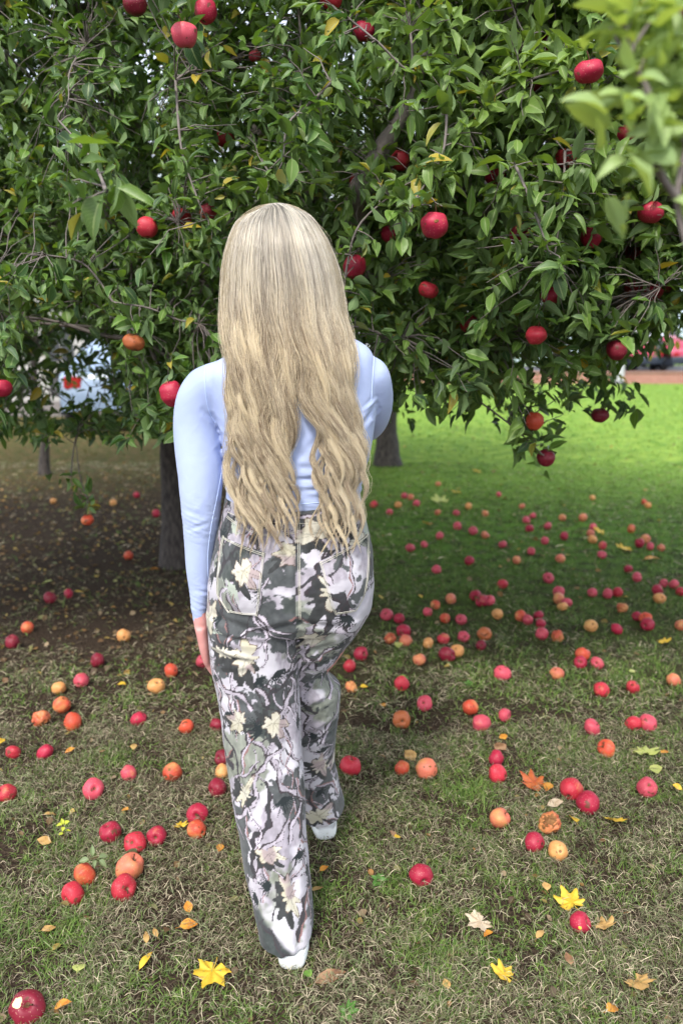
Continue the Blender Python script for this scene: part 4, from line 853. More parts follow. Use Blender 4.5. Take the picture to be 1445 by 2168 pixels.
# ------------------------------------------------------------------ the person
PB = Vector((-0.11, 1.72, 0.0)); PBn = np.array(PB)
person = empty('person', PB); tag(person, 'person with long wavy blonde hair, pale blue crop top and camouflage jeans, walking away', 'person')
def depth_at(p): return p[1] * cp + (CAMZ - p[2]) * sp
def ring(xl, xr, py, Y, ry, pyr=None, e=2.2):
    a = np.array(W(xl, py, Y)); b = np.array(W(xr, py if pyr is None else pyr, Y))
    return [*((a + b) / 2), *((b - a) / 2), 0, ry, 0, e]
def armring(px, py, Y, rpx, nxt, e=2.0, flat=1.0):
    c = np.array(W(px, py, Y)); r = rpx * depth_at(c) / F; d = nrm(np.array(W(*nxt)) - c)
    a = np.array([1.0, 0, 0]) - d * d[0]; a = nrm(a); b = np.cross(d, a)
    return [*c, *(a * r), *(b * r * flat), e]
def loft(rings, n, seg=40):
    rg = spline(np.array(rings, dtype=float), n); th = np.linspace(0, 2 * np.pi, seg, endpoint=False)
    out = []
    first = rg[0].copy(); first[3:9] *= 0.02; last = rg[-1].copy(); last[3:9] *= 0.02
    for r in [first, *rg, last]:
        e = 2.0 / max(r[9], 1.5); ct = np.sign(np.cos(th)) * np.abs(np.cos(th)) ** e; st = np.sign(np.sin(th)) * np.abs(np.sin(th)) ** e
        out.append(r[None, :3] + ct[:, None] * r[None, 3:6] + st[:, None] * r[None, 6:9])
    V = np.vstack(out); k = len(out)
    i, j = np.meshgrid(np.arange(k - 1), np.arange(seg), indexing='ij'); j2 = (j + 1) % seg
    Fc = np.stack([i * seg + j, i * seg + j2, (i + 1) * seg + j2, (i + 1) * seg + j], -1).reshape(-1, 4)
    return V, Fc
def chain(pts, n=14, seg=14):
    """pts: list of (x,y,z,r) world"""
    p = np.array(pts, dtype=float); rings = []
    for i in range(len(p)):
        d = nrm(p[min(i + 1, len(p) - 1), :3] - p[max(i - 1, 0), :3]); a = np.array([1.0, 0, 0]) if abs(d[0]) < .8 else np.array([0, 1.0, 0]); a = nrm(a - d * a.dot(d)); b = np.cross(d, a)
        rings.append([*p[i, :3], *(a * p[i, 3]), *(b * p[i, 3]), 2.0])
    # rounded ends
    d0 = nrm(p[0, :3] - p[1, :3]) * p[0, 3]; d1 = nrm(p[-1, :3] - p[-2, :3]) * p[-1, 3]
    r0 = list(rings[0]); r0[:3] = list(p[0, :3] + d0 * .8); r0[3:9] = [q * .45 for q in r0[3:9]]
    r1 = list(rings[-1]); r1[:3] = list(p[-1, :3] + d1 * .8); r1[3:9] = [q * .45 for q in r1[3:9]]
    return loft([r0, *rings, r1], n, seg)
def ellipsoid(c, r, rot=None, seg=20, rg=14):
    u = np.linspace(0.02, np.pi - 0.02, rg); th = np.linspace(0, 2 * np.pi, seg, endpoint=False)
    V = np.stack([np.outer(np.sin(u), np.cos(th)) * r[0], np.outer(np.sin(u), np.sin(th)) * r[1], np.outer(np.cos(u), np.ones(seg)) * r[2]], -1).reshape(-1, 3)
    if rot is not None: V = V @ np.array(rot).T
    i, j = np.meshgrid(np.arange(rg - 1), np.arange(seg), indexing='ij'); j2 = (j + 1) % seg
    Fc = np.stack([i * seg + j, (i + 1) * seg + j, (i + 1) * seg + j2, i * seg + j2], -1).reshape(-1, 4)
    return V + np.array(c), Fc
def remesh(parts, voxel, smooth):
    V, Fc = merge(parts); me = mesh_np('tmp', V, Fc); bm = bmesh.new(); bm.from_mesh(me); bmesh.ops.holes_fill(bm, edges=bm.edges[:], sides=60); bmesh.ops.recalc_face_normals(bm, faces=bm.faces[:]); bm.to_mesh(me); bm.free()
    o = bpy.data.objects.new('tmp', me); COL.objects.link(o); md = o.modifiers.new('r', 'REMESH'); md.mode = 'VOXEL'; md.voxel_size = voxel
    dg = bpy.context.evaluated_depsgraph_get(); m2 = bpy.data.meshes.new_from_object(o.evaluated_get(dg)); bpy.data.objects.remove(o)
    n = len(m2.vertices); co = np.zeros(n * 3, dtype=np.float32); m2.vertices.foreach_get('co', co); co = co.reshape(-1, 3).astype(float)
    ed = np.zeros(len(m2.edges) * 2, dtype=np.int32); m2.edges.foreach_get('vertices', ed); ed = ed.reshape(-1, 2)
    deg = np.bincount(ed.ravel(), minlength=n)[:, None]
    for _ in range(smooth):
        s = np.zeros_like(co)
        for k in range(3): s[:, k] = np.bincount(ed[:, 0], co[ed[:, 1], k], n) + np.bincount(ed[:, 1], co[ed[:, 0], k], n)
        co += 0.5 * (s / deg - co)
    m2.polygons.foreach_set('use_smooth', np.ones(len(m2.polygons), dtype=bool))
    return m2, co
def put(me, co):
    me.vertices.foreach_set('co', np.asarray(co, dtype=np.float32).ravel()); me.update()
def normals(me):
    a = np.zeros(len(me.vertices) * 3, dtype=np.float32); me.vertices.foreach_get('normal', a); return a.reshape(-1, 3).astype(float)
def seg_dist(x, z, a, b):
    ax, az = a; bx, bz = b; dx, dz = bx - ax, bz - az; t = np.clip(((x - ax) * dx + (z - az) * dz) / (dx * dx + dz * dz), 0, 1)
    return np.hypot(x - ax - t * dx, z - az - t * dz), t
def folds(co, nm, lst, Yp):
    """lst: (px0,py0,px1,py1,depth_mm,width_mm[,side]); folds on the back of the garment"""
    D = np.zeros(len(co)); back = np.clip(-nm[:, 1] * 2.2, 0, 1)
    for f in lst:
        a = W(f[0], f[1], Yp); b = W(f[2], f[3], Yp); d, t = seg_dist(co[:, 0], co[:, 2], (a.x, a.z), (b.x, b.z)); w = f[5] / 1000
        env = 0.35 + 0.65 * np.sin(np.pi * np.clip(t, 0.08, 0.92))
        D += f[4] / 1000 * env * (np.exp(-(d / w) ** 2) - 0.45 * np.exp(-((d - 1.7 * w) / w) ** 2)) * back
    return co + nm * D[:, None]

# --- trousers
LL = [(436, 634, 1290, 1.73, .108), (441, 635, 1340, 1.72, .104), (447, 634, 1400, 1.712, .096), (463, 634, 1470, 1.70, .09), (473, 638, 1560, 1.68, .085), (486, 643, 1650, 1.655, .083),
      (505, 648, 1750, 1.625, .085), (522, 655, 1850, 1.60, .094), (541, 662, 1915, 1.58, .108), (548, 664, 1955, 1.566, .108)]
RL = [(640, 780, 1290, 1.74, .108), (612, 752, 1340, 1.765, .102), (596, 716, 1385, 1.80, .092), (588, 692, 1425, 1.835, .084), (586, 719, 1452, 1.85, .092), (588, 720, 1480, 1.865, .092), (592, 715, 1530, 1.89, .09),
      (600, 707, 1600, 1.925, .092), (608, 716, 1650, 1.955, .10), (618, 729, 1702, 1.99, .112)]
HP = [(478, 762, 1050, 1.74, .098), (467, 774, 1100, 1.74, .108), (455, 785, 1150, 1.738, .118), (446, 792, 1200, 1.735, .126), (440, 792, 1250, 1.735, .128), (438, 784, 1290, 1.735, .122), (445, 760, 1320, 1.74, .108)]
def mk(L, e=2.2): return [ring(a, b, p, Y, r, e=e) for a, b, p, Y, r in L]
butt = [ellipsoid(np.array(W(543, 1235, 1.675)), (.086, .072, .098)), ellipsoid(np.array(W(705, 1232, 1.680)), (.078, .072, .096))]
tme, co = remesh([loft(mk(HP, 2.3), 24, 56), loft(mk(LL), 44, 48), loft(mk(RL), 40, 48), *butt], 0.0027, 9)
put(tme, co); nm = normals(tme)
TF = [(630, 1110, 634, 1320, -7, 9), (636, 1300, 633, 1420, -5, 9), (450, 1315, 545, 1340, -5, 9), (545, 1340, 632, 1318, -7, 10), (640, 1318, 735, 1335, -4, 9), (735, 1335, 780, 1270, -2, 8),
      (447, 1350, 560, 1362, -4, 6), (450, 1378, 520, 1390, 4, 6), (446, 1392, 540, 1404, -3, 6), (455, 1420, 520, 1412, 3, 8),
      (640, 1405, 700, 1380, -6, 8), (645, 1425, 690, 1412, 5, 7), (640, 1445, 712, 1425, -6, 7), (650, 1470, 715, 1440, 5, 8), (645, 1500, 700, 1475, -5, 7), (650, 1395, 690, 1430, 4, 6), (655, 1560, 705, 1540, -4, 8), (650, 1620, 705, 1600, 3, 9), (650, 1660, 715, 1640, -4, 8),
      (480, 1540, 520, 1700, -4, 12), (520, 1560, 545, 1760, 4, 14), (600, 1480, 615, 1700, -4, 11), (560, 1700, 575, 1900, 4, 12), (620, 1700, 632, 1900, -4, 10), (530, 1860, 575, 1990, -5, 9), (600, 1880, 620, 2020, 4, 10), (640, 1850, 640, 1980, -4, 8),
      (500, 1700, 560, 1740, -3, 8), (560, 1990, 660, 1960, -2.5, 7), (480, 1600, 560, 1640, -3, 10), (560, 1640, 640, 1620, 2.5, 9), (470, 1480, 560, 1500, -3, 9), (580, 1440, 632, 1450, -3, 9)]
co = folds(co, nm, TF, 1.62)
co += nm * ((fbm(co[:, 0] * 22 + co[:, 1] * 9, co[:, 2] * 16, 61, 3) - 0.5) * 0.007)[:, None]
put(tme, co); nm = normals(tme)
def leg_axis(L, z):
    rs = np.array([ring(*l[:3], l[3], l[4]) if False else ring(l[0], l[1], l[2], l[3], l[4]) for l in L]); o = np.argsort(rs[:, 2]); rs = rs[o]
    return np.interp(z, rs[:, 2], rs[:, 0]), np.interp(z, rs[:, 2], rs[:, 1]), np.interp(z, rs[:, 2], rs[:, 3])
def garment_uv(co):
    z = co[:, 2]; lx, ly, lr = leg_axis(LL, z); rx_, ry_, rr = leg_axis(RL, z)
    mid = (lx + lr * 1.0 + rx_ - rr) / 2; mid = np.where(z > W(0, 1290, 1.74).z, W(634, 1290, 1.74).x, mid)
    dl = np.hypot(co[:, 0] - lx, co[:, 1] - ly) - 0; dr = np.hypot(co[:, 0] - rx_, co[:, 1] - ry_)
    left = np.where(z > W(0, 1330, 1.74).z, co[:, 0] < mid, dl < dr)
    cx = np.where(left, lx, rx_); cy = np.where(left, ly, ry_); rad = np.where(left, lr, rr)
    th = np.arctan2(co[:, 0] - cx, -(co[:, 1] - cy)); return th * np.maximum(rad, .055) + np.where(left, 0.0, 1.3), z, left
maple_pts = None
def in_leaf(u, v, cu, cv, s, rot):
    ca, sa = math.cos(cu * 50), math.sin(cu * 50); du, dv = (u - cu) / s, (v - cv) / s; p_ = du * ca + dv * sa; q_ = (-du * sa + dv * ca) * 1.35; du, dv = p_ * ca - q_ * sa, p_ * sa + q_ * ca; r = np.hypot(du, dv); a = np.degrees(np.arctan2(du, dv)) - rot; a = (a + 180) % 360 - 180
    rad = np.interp(np.abs(a), MAPLE_A, MAPLE_R)
    if int(rot * 7 + cu * 100) % 2: rad = .46 / np.sqrt(np.cos(np.radians(a)) ** 2 * .25 + np.sin(np.radians(a)) ** 2 * 1.6) * (1 + .26 * np.cos(np.radians(a) * 9))
    rad = rad * (1 + 0.08 * np.sin(np.radians(a) * 13 + cu * 90) + .12 * np.sin(np.radians(a) * 5 + cv * 70)); return r < rad, r, a
def paint_camo(u, v, seed=0):
    """cream leaves, grey-lilac limbs, dark needles over off-white cloth, in garment coordinates"""
    g = np.random.default_rng(23); N = len(u)
    n1 = fbm(u * 26, v * 20, 1, 5)[:, None]; C = (1 - n1) * np.array([0.50, 0.47, 0.53]) + n1 * np.array([0.72, 0.70, 0.73])
    wob = (fbm(u * 60, v * 60, 2, 3) - .5) * .02; uu, vv = u + wob, v + (fbm(u * 60, v * 60, 5, 3) - .5) * .02
    lil = sstep(.49, .57, fbm(uu * 13, vv * 9, 77, 4))[:, None]; fine = fbm(u * 140, v * 90, 8, 3)[:, None]
    C = C * (1 - lil * .75) + lil * .75 * ((1 - fine) * np.array([.16, .14, .16]) + fine * np.array([.50, .45, .52]))
    gm = .8 * sstep(.61, .67, fbm(uu * 12, vv * 12, 17, 4))[:, None]; C = C * (1 - gm) + gm * ((1 - fine) * np.array([.07, .09, .045]) + fine * np.array([.33, .37, .27]))
    jag = np.abs(fbm(u * 60 + v * 20, v * 42 - u * 20, 12, 3) - .5)
    dk = .92 * sstep(.532, .547, fbm(uu * 13, vv * 15, 31, 5) + .28 * (jag - .1))[:, None]; C = C * (1 - dk) + dk * ((1 - fine) * np.array([.022, .03, .03]) + fine * np.array([.085, .10, .095]))
    hem = (sstep(.085, .06, v + .03 * (fbm(u * 30, v * 30, 4) - .5) + .05 * np.sin(u * 40)) * (u < .8))[:, None]; C = C * (1 - hem) + hem * ((1 - fine) * np.array([.022, .03, .03]) + fine * np.array([.085, .10, .095]))
    def sel(cu, cv, R_): return np.nonzero((np.abs(u - cu) < R_) & (np.abs(v - cv) < R_))[0]
    centres = [(a, b) for a in (0.0, 1.3) for b in (0,)]
    def spot(): return g.choice([0.0, 1.3]) + g.uniform(-.3, .3), g.uniform(0.0, 1.1)
    # crooked limbs
    for k in range(330):
        cu, cv = spot(); ang = g.uniform(0.7, 2.4) * g.choice([-1, 1]); L = g.uniform(.08, .26); w = g.uniform(.0018, .008)
        i = sel(cu, cv, L); 
        if not len(i): continue
        x, y = u[i] - cu, v[i] - cv; s = x * math.cos(ang) + y * math.sin(ang); t = -x * math.sin(ang) + y * math.cos(ang) + .012 * np.sin(s * 38 + k) + .005 * np.sin(s * 90 + k)
        ww = w * (1.1 - .7 * np.abs(s) / L) * (1 + .35 * np.sin(s * 210 + k)); m = (np.abs(t) < ww) & (np.abs(s) < L / 2)
        rim = m & ((t > ww * .35) | (np.abs(t) > ww * .8)); base = np.array([.52, .47, .53]) * g.uniform(.7, 1.2) if k % 3 else np.array([.05, .05, .055])
        C[i[m]] = base * (0.75 + .5 * fine[i[m]]); C[i[rim]] = np.array([.055, .045, .05])
        if k % 4 == 0: red = m & (t < -ww * .4); C[i[red]] = np.array([.28, .15, .14])
    # needle sprays
    for k in range(90):
        cu, cv = spot(); a0 = g.uniform(0, 6.28); L = g.uniform(.025, .055); i = sel(cu, cv, L * 1.8)
        if not len(i): continue
        x, y = u[i] - cu, v[i] - cv
        dark = np.array([.02, .028, .03]) if k % 4 else np.array([.45, .5, .42])
        for q in range(15):
            a = a0 + (q - 7) * .17 + g.uniform(-.06, .06); Lq = L * g.uniform(.6, 1.05); s = x * math.cos(a) + y * math.sin(a); t = -x * math.sin(a) + y * math.cos(a) + .10 * s * s / L * math.sin(q)
            m = (s > 0) & (s < Lq) & (np.abs(t) < .0024 * (1.1 - s / Lq)); C[i[m]] = dark
    # leaves
    spots = [(-0.01, .705, .066, -160), (.045, .545, .05, 150), (.03, .16, .05, 170), (-.075, .93, .055, 20), (1.36, .96, .05, 20), (1.33, .30, .05, 160), (1.30, .865, .06, 5), (-.05, .38, .045, 30)] + [(*spot(), g.uniform(.035, .07), g.uniform(0, 360)) for _ in range(22)]
    for k, (cu, cv, s, rot) in enumerate(spots):
        i = sel(cu, cv, s * 1.3)
        if not len(i): continue
        sh, _, _ = in_leaf(u[i], v[i], cu - s * .22, cv - s * .2, s * 1.12, rot); C[i[sh]] = np.array([.04, .042, .042]) * (0.6 + fine[i[sh]])
        m, r, a = in_leaf(u[i], v[i], cu, cv, s, rot); f = fbm(u[i] * 45, v[i] * 45, k, 3)[:, None]
        cream = (1 - f) * np.array([.50, .46, .31]) + f * np.array([.72, .69, .6]); pk = sstep(.55, .7, fbm(u[i] * 30, v[i] * 30, k + 90, 2))[:, None]; cream = cream * (1 - pk) + pk * np.array([.42, .34, .33])
        C[i[m]] = cream[m]; edge = m & ~in_leaf(u[i], v[i], cu, cv, s * .93, rot)[0]; C[i[edge]] = np.array([.14, .10, .08])
        vein = m & ((np.abs((a + 24) % 48 - 24) * r < 1.4) & (np.abs(a) < 110)); C[i[vein]] = cream[vein] * .62
    return np.clip(C * 0.77, 0, 1)
u, v, left = garment_uv(co); set_col(tme, paint_camo(u, v))
def cloth(name, attr, col=None, weave=900, bump=0.25, rough=0.8, wr=30):
    m, n, l, b = mat(name); tc = n.new('ShaderNodeTexCoord')
    if attr: at = n.new('ShaderNodeAttribute'); at.attribute_name = 'tone'; l.new(at.outputs['Color'], b.inputs['Base Color'])
    else: b.inputs['Base Color'].default_value = (*col, 1)
    nz = n.new('ShaderNodeTexNoise'); nz.inputs['Scale'].default_value = wr; nz.inputs['Detail'].default_value = 5; nz.inputs['Distortion'].default_value = 1.2; l.new(tc.outputs['Object'], nz.inputs['Vector'])
    w = n.new('ShaderNodeTexNoise'); w.inputs['Scale'].default_value = weave; l.new(tc.outputs['Object'], w.inputs['Vector'])
    b1 = n.new('ShaderNodeBump'); b1.inputs['Strength'].default_value = bump; b1.inputs['Distance'].default_value = .004; l.new(nz.outputs[0], b1.inputs['Height'])
    b2 = n.new('ShaderNodeBump'); b2.inputs['Strength'].default_value = .12; b2.inputs['Distance'].default_value = .001; l.new(w.outputs[0], b2.inputs['Height']); l.new(b1.outputs[0], b2.inputs['Normal'])
    l.new(b2.outputs[0], b.inputs['Normal']); b.inputs['Roughness'].default_value = rough; b.inputs['Specular IOR Level'].default_value = .25; b.inputs['Sheen Weight'].default_value = .15
    return m
M_camo = cloth('camouflage_denim', True, bump=.35)
put(tme, co - PBn); trousers = link('trousers', tme, M_camo, person)
bvT = None
def bvh(me, off):
    vs = [Vector(x.co) + off for x in me.vertices]; return BVHTree.FromPolygons(vs, [tuple(p.vertices) for p in me.polygons])
bvT = bvh(tme, PB)
def on_back(bv, px, py, Y, lift):
    c = W(px, py, Y); h, n, i, d = bv.ray_cast(Vector((c.x, c.y - 0.6, c.z)), Vector((0, 1, 0)))
    if h is None: return None
    return h + Vector((n.x, n.y, n.z)) * lift
def drape_tube(bv, pts, Y, r, n=40, lift=.0006, px=True):
    P = []
    for q in spline(np.array(pts, dtype=float), n):
        h = on_back(bv, q[0], q[1], Y, lift)
        if h is not None and (not P or (h - P[-1]).length < .05): P.append(h)
    if len(P) < 4: return None
    P = np.array([tuple(a) for a in P]) - PBn; return tubes(P[None], np.full((1, len(P)), r), 5)
M_stitch = simple('pale_stitching', (.62, .6, .5), .8)
M_shirt = cloth('pale_blue_jersey', False, (0.41, 0.49, 0.73), weave=1400, bump=.32, rough=.55, wr=26)
def pocket(leftedge, rightedge, seed):
    lf = spline(np.array(leftedge, float), 26); rt = spline(np.array(rightedge, float), 26); nu = 26; V = []; ok = True
    for i in range(26):
        for j in range(nu):
            f = j / (nu - 1); q = lf[i] * (1 - f) + rt[i] * f; rim = i in (0, 25) or j in (0, nu - 1)
            h = on_back(bvT, q[0], q[1], 1.62, -.0008 if rim else .0022); V.append(tuple(h) if h else (q[0] * 0, 0, 0))
    V = np.array(V); Fc = [(i * nu + j, i * nu + j + 1, (i + 1) * nu + j + 1, (i + 1) * nu + j) for i in range(25) for j in range(nu - 1)]
    # subdivide for print detail
    me = mesh_np('pocket', V - PBn, Fc); bm = bmesh.new(); bm.from_mesh(me); bmesh.ops.subdivide_edges(bm, edges=bm.edges[:], cuts=2, use_grid_fill=True); bm.to_mesh(me); bm.free()
    c = np.array([tuple(x.co) for x in me.vertices]) + PBn; u, v, _ = garment_uv(c); set_col(me, paint_camo(u + (.05 if seed == 1 else -.06), v - .27 - .1 * seed, seed)); me.polygons.foreach_set('use_smooth', np.ones(len(me.polygons), dtype=bool))
    p = link('back_pocket', me, M_camo, trousers)
    pr = []
    for off in (3, 6):
        for e, s_ in ((lf, 1), (rt, -1)):
            t = drape_tube(bvT, np.column_stack([e[:, 0] + s_ * off, e[:, 1]]), 1.62, .0006, 50, .0026)
            if t: pr.append(t)
        for k in (0, 25):
            a, b = lf[k], rt[k]; dy = off if k == 0 else -off; t = drape_tube(bvT, [(a[0] + off, a[1] + dy), ((a[0] + b[0]) / 2, (a[1] + b[1]) / 2 + dy), (b[0] - off, b[1] + dy)], 1.62, .0006, 40, .0028)
            if t: pr.append(t)
    V, Fc = merge(pr); link('stitching', mesh_np('stitching', V, Fc), M_stitch, p)
pocket([(462, 1147), (455, 1200), (452, 1262), (466, 1284), (480, 1301)], [(563, 1171), (559, 1200), (555, 1240), (551, 1280), (548, 1302)], 1)
pocket([(673, 1189), (682, 1215), (692, 1250), (700, 1280), (707, 1302)], [(783, 1148), (785, 1190), (781, 1240), (772, 1275), (755, 1303)], 2)
pr = []
for pl in ([(472, 1106), (510, 1122), (560, 1134), (630, 1128)], [(471, 1109), (510, 1125), (560, 1137), (630, 1131)], [(640, 1130), (700, 1128), (750, 1116), (782, 1100)], [(640, 1133), (700, 1131), (750, 1119), (783, 1103)],
           [(629, 1105), (631, 1200), (634, 1310)], [(633, 1105), (635, 1200), (637, 1310)], [(472, 1098), (550, 1108), (630, 1112), (700, 1108), (772, 1094)], [(567, 2008), (610, 2022), (655, 2010)]):
    t = drape_tube(bvT, pl, 1.62, .0006, 60)
    if t: pr.append(t)
V, Fc = merge(pr); link('seam_stitching', mesh_np('seam_stitching', V, Fc), M_stitch, trousers)
for a in (520, 628, 716):   # belt loops
    q = [on_back(bvT, a, y, 1.62, .004) for y in (1062, 1078, 1096, 1110)]; q = [x for x in q if x is not None]
    if len(q) == 4:
        P = np.array([tuple(x) for x in q]) - PBn; V, Fc = tubes(spline(P, 8)[None], np.full((1, 8), .0045), 6); m_ = mesh_np('belt_loop', V, Fc); set_col(m_, np.tile(np.array([[.35, .33, .34]]), (len(V), 1)) * rng.uniform(.4, 1.4, (len(V), 1))); link('belt_loop', m_, M_camo, trousers)

# --- shirt
SH = [ring(481, 761, 1066, 1.74, .104), ring(479, 764, 1040, 1.74, .106), ring(478, 772, 1000, 1.74, .106), ring(474, 783, 960, 1.74, .108), ring(468, 790, 920, 1.74, .11, 915), ring(455, 796, 880, 1.74, .112, 868),
      ring(444, 797, 840, 1.74, .112, 815), ring(438, 795, 808, 1.738, .106, 778), ring(440, 790, 788, 1.735, .094, 752), ring(462, 776, 762, 1.735, .078, 732), ring(505, 742, 740, 1.735, .066, 713), ring(550, 690, 716, 1.74, .058, 700), ring(562, 655, 698, 1.745, .052, 690), ring(566, 650, 678, 1.75, .048, 672)]
LA = [(478, 800, 1.735, 40), (444, 812, 1.735, 45), (422, 845, 1.735, 47), (414, 895, 1.732, 46), (418, 945, 1.73, 48), (424, 1000, 1.728, 47.5), (425, 1050, 1.726, 44), (426, 1100, 1.73, 39.5), (424, 1150, 1.735, 33.5), (422, 1200, 1.738, 28.5), (422, 1250, 1.742, 22.5), (422.5, 1300, 1.746, 16.5), (423, 1314, 1.747, 16)]
RA = [(745, 785, 1.735, 44), (770, 790, 1.745, 48), (783, 825, 1.775, 48), (784, 862, 1.82, 46), (775, 890, 1.875, 44), (755, 900, 1.925, 42), (720, 893, 1.985, 37), (675, 872, 2.05, 30), (645, 858, 2.09, 24)]
def arm(L, sc=1.0): return [armring(*p, L[min(i + 1, len(L) - 1)][:3]) if i < len(L) - 1 else armring(*p, (2 * p[0] - L[i - 1][0], 2 * p[1] - L[i - 1][1], 2 * p[2] - L[i - 1][2])) for i, p in enumerate([(a, b, c, d * sc) for a, b, c, d in L])]
sme, co = remesh([loft(SH, 40, 56), loft(arm(LA), 50, 32), loft(arm(RA), 40, 32)], 0.003, 16)
put(sme, co); nm = normals(sme)
SF = [(443, 885, 470, 952, -2.5, 7), (452, 900, 486, 950, 2.5, 5), (455, 915, 500, 945, -2.5, 5), (440, 888, 425, 872, -2.5, 7), (475, 1000, 560, 1018, -3, 5), (476, 1030, 620, 1046, -3.5, 4), (620, 1012, 762, 1004, -4, 5), (630, 1025, 765, 1020, 3, 5), (630, 1036, 762, 1032, -3, 5), (640, 985, 775, 985, -2.5, 6),
      (800, 862, 765, 905, -4, 6), (797, 850, 770, 870, 2.5, 4), (806, 870, 790, 890, -3, 4), (474, 965, 505, 975, 2.5, 5), (455, 960, 468, 1000, -3, 6), (380, 1085, 425, 1098, -1.1, 6), (395, 1128, 440, 1112, -1.2, 5), (540, 900, 640, 960, -2, 10), (700, 900, 640, 960, -2, 9)]
co = folds(co, nm, SF, 1.66)
co += nm * ((fbm(co[:, 0] * 14 + co[:, 1] * 6, co[:, 2] * 12, 41, 3) - 0.5) * 0.003)[:, None]
sl = (co[:, 0] < W(470, 1050, 1.73).x) * (sstep(1030, 1095, proj(co)[1]) * sstep(1190, 1120, proj(co)[1]) * .55 + sstep(1215, 1265, proj(co)[1]))
co += nm * (sl * (np.abs(fbm(co[:, 0] * 16 + 3 + co[:, 1] * 10, co[:, 2] * 75 + co[:, 0] * 30, 51, 3) - .5) * 2 - .3) * .0042)[:, None]
hm = sstep(960, 1010, proj(co)[1]) * (co[:, 0] > W(472, 1000, 1.73).x); co += nm * (hm * (np.abs(fbm(co[:, 0] * 7, co[:, 2] * 60 + co[:, 0] * 8, 55, 3) - .5) * 2 - .3) * .0035)[:, None]
put(sme, co - PBn); shirt = link('shirt', sme, M_shirt, person)
bvS = bvh(sme, PB); pr = []
for pl in ([(425, 768), (429, 810), (432, 850), (438, 880), (447, 900)], [(466, 965), (455, 1050), (440, 1130), (432, 1190), (431, 1250), (430, 1305)], [(482, 1050), (560, 1059), (620, 1062), (700, 1058), (758, 1044)], [(795, 745), (790, 800), (787, 850)]):
    t = drape_tube(bvS, pl, 1.66, .0011, 60, .0001)
    if t: pr.append(t)
M_seam = simple('seam_thread', (.55, .67, .95), .7)
for V, Fc in pr: link('seam', mesh_np('seam', V, Fc), M_seam, shirt)
# --- body (one continuous surface)
HX, HY_, = W(600, 540, 1.755).x, 1.755
hz = [(1.425, .03, .035, .02), (1.445, .048, .062, .025), (1.475, .06, .083, .012), (1.52, .07, .094, .006), (1.57, .0745, .1, 0), (1.615, .072, .1, -.002), (1.64, .058, .082, -.004), (1.655, .034, .05, -.005)]
head = loft([[HX, HY_ + dy, z, rx_, 0, 0, 0, ry_, 0, 2.1] for z, rx_, ry_, dy in hz], 30, 40)
nose = chain([(HX, HY_ + .094, 1.555, .006), (HX, HY_ + .106, 1.53, .008), (HX, HY_ + .112, 1.512, .011)], 10)
lips = ellipsoid((HX, HY_ + .092, 1.482), (.022, .01, .009)); chin = ellipsoid((HX, HY_ + .078, 1.45), (.025, .022, .02))
ears = [ellipsoid((HX + s_ * .076, HY_ - .0, 1.53), (.008, .018, .03)) for s_ in (-1, 1)]
tor = [r[:] for r in SH[:-1]]
def shrink(rings, k): 
    out = []
    for r in rings: r = list(r); r[3:9] = [q * k for q in r[3:9]]; out.append(r)
    return out
neck = chain([(HX, 1.745, 1.34, .05), (HX, 1.745, 1.40, .049), (HX, 1.75, 1.46, .05)], 12, 20)
hipsb = shrink(mk(HP[1:], 2.2), .9)
ankL = W(611, 1985, 1.56); ankR = W(675, 1700, 1.99)
kneeL = W(565, 1600, 1.67); kneeR = W(650, 1440, 1.86); hipL = W(545, 1280, 1.735); hipR = W(700, 1280, 1.74)
legs_b = [chain([(*hipL, .08), (*((hipL + kneeL) / 2), .07), (*kneeL, .05), (*((kneeL + ankL) / 2), .048), (ankL.x, ankL.y, .1, .034), (ankL.x, ankL.y, .06, .033)], 26, 20), chain([(*hipR, .08), (*((hipR + kneeR) / 2), .066), (*kneeR, .045), (*((kneeR + ankR) / 2), .044), (ankR.x, ankR.y - .01, .11, .033), (ankR.x, ankR.y - .01, .07, .032)], 26, 20)]
heelL = W(628, 2040, 1.485); heelR = W(690, 1755, 1.955)
feet = [chain([(ankL.x, ankL.y - .03, .055, .03), (ankL.x, ankL.y + .06, .05, .03), (ankL.x - .01, ankL.y + .14, .045, .026)], 12, 14), chain([(ankR.x, ankR.y - .02, .07, .03), (ankR.x + .005, ankR.y + .06, .065, .03), (ankR.x + .01, ankR.y + .14, .06, .026)], 12, 14)]
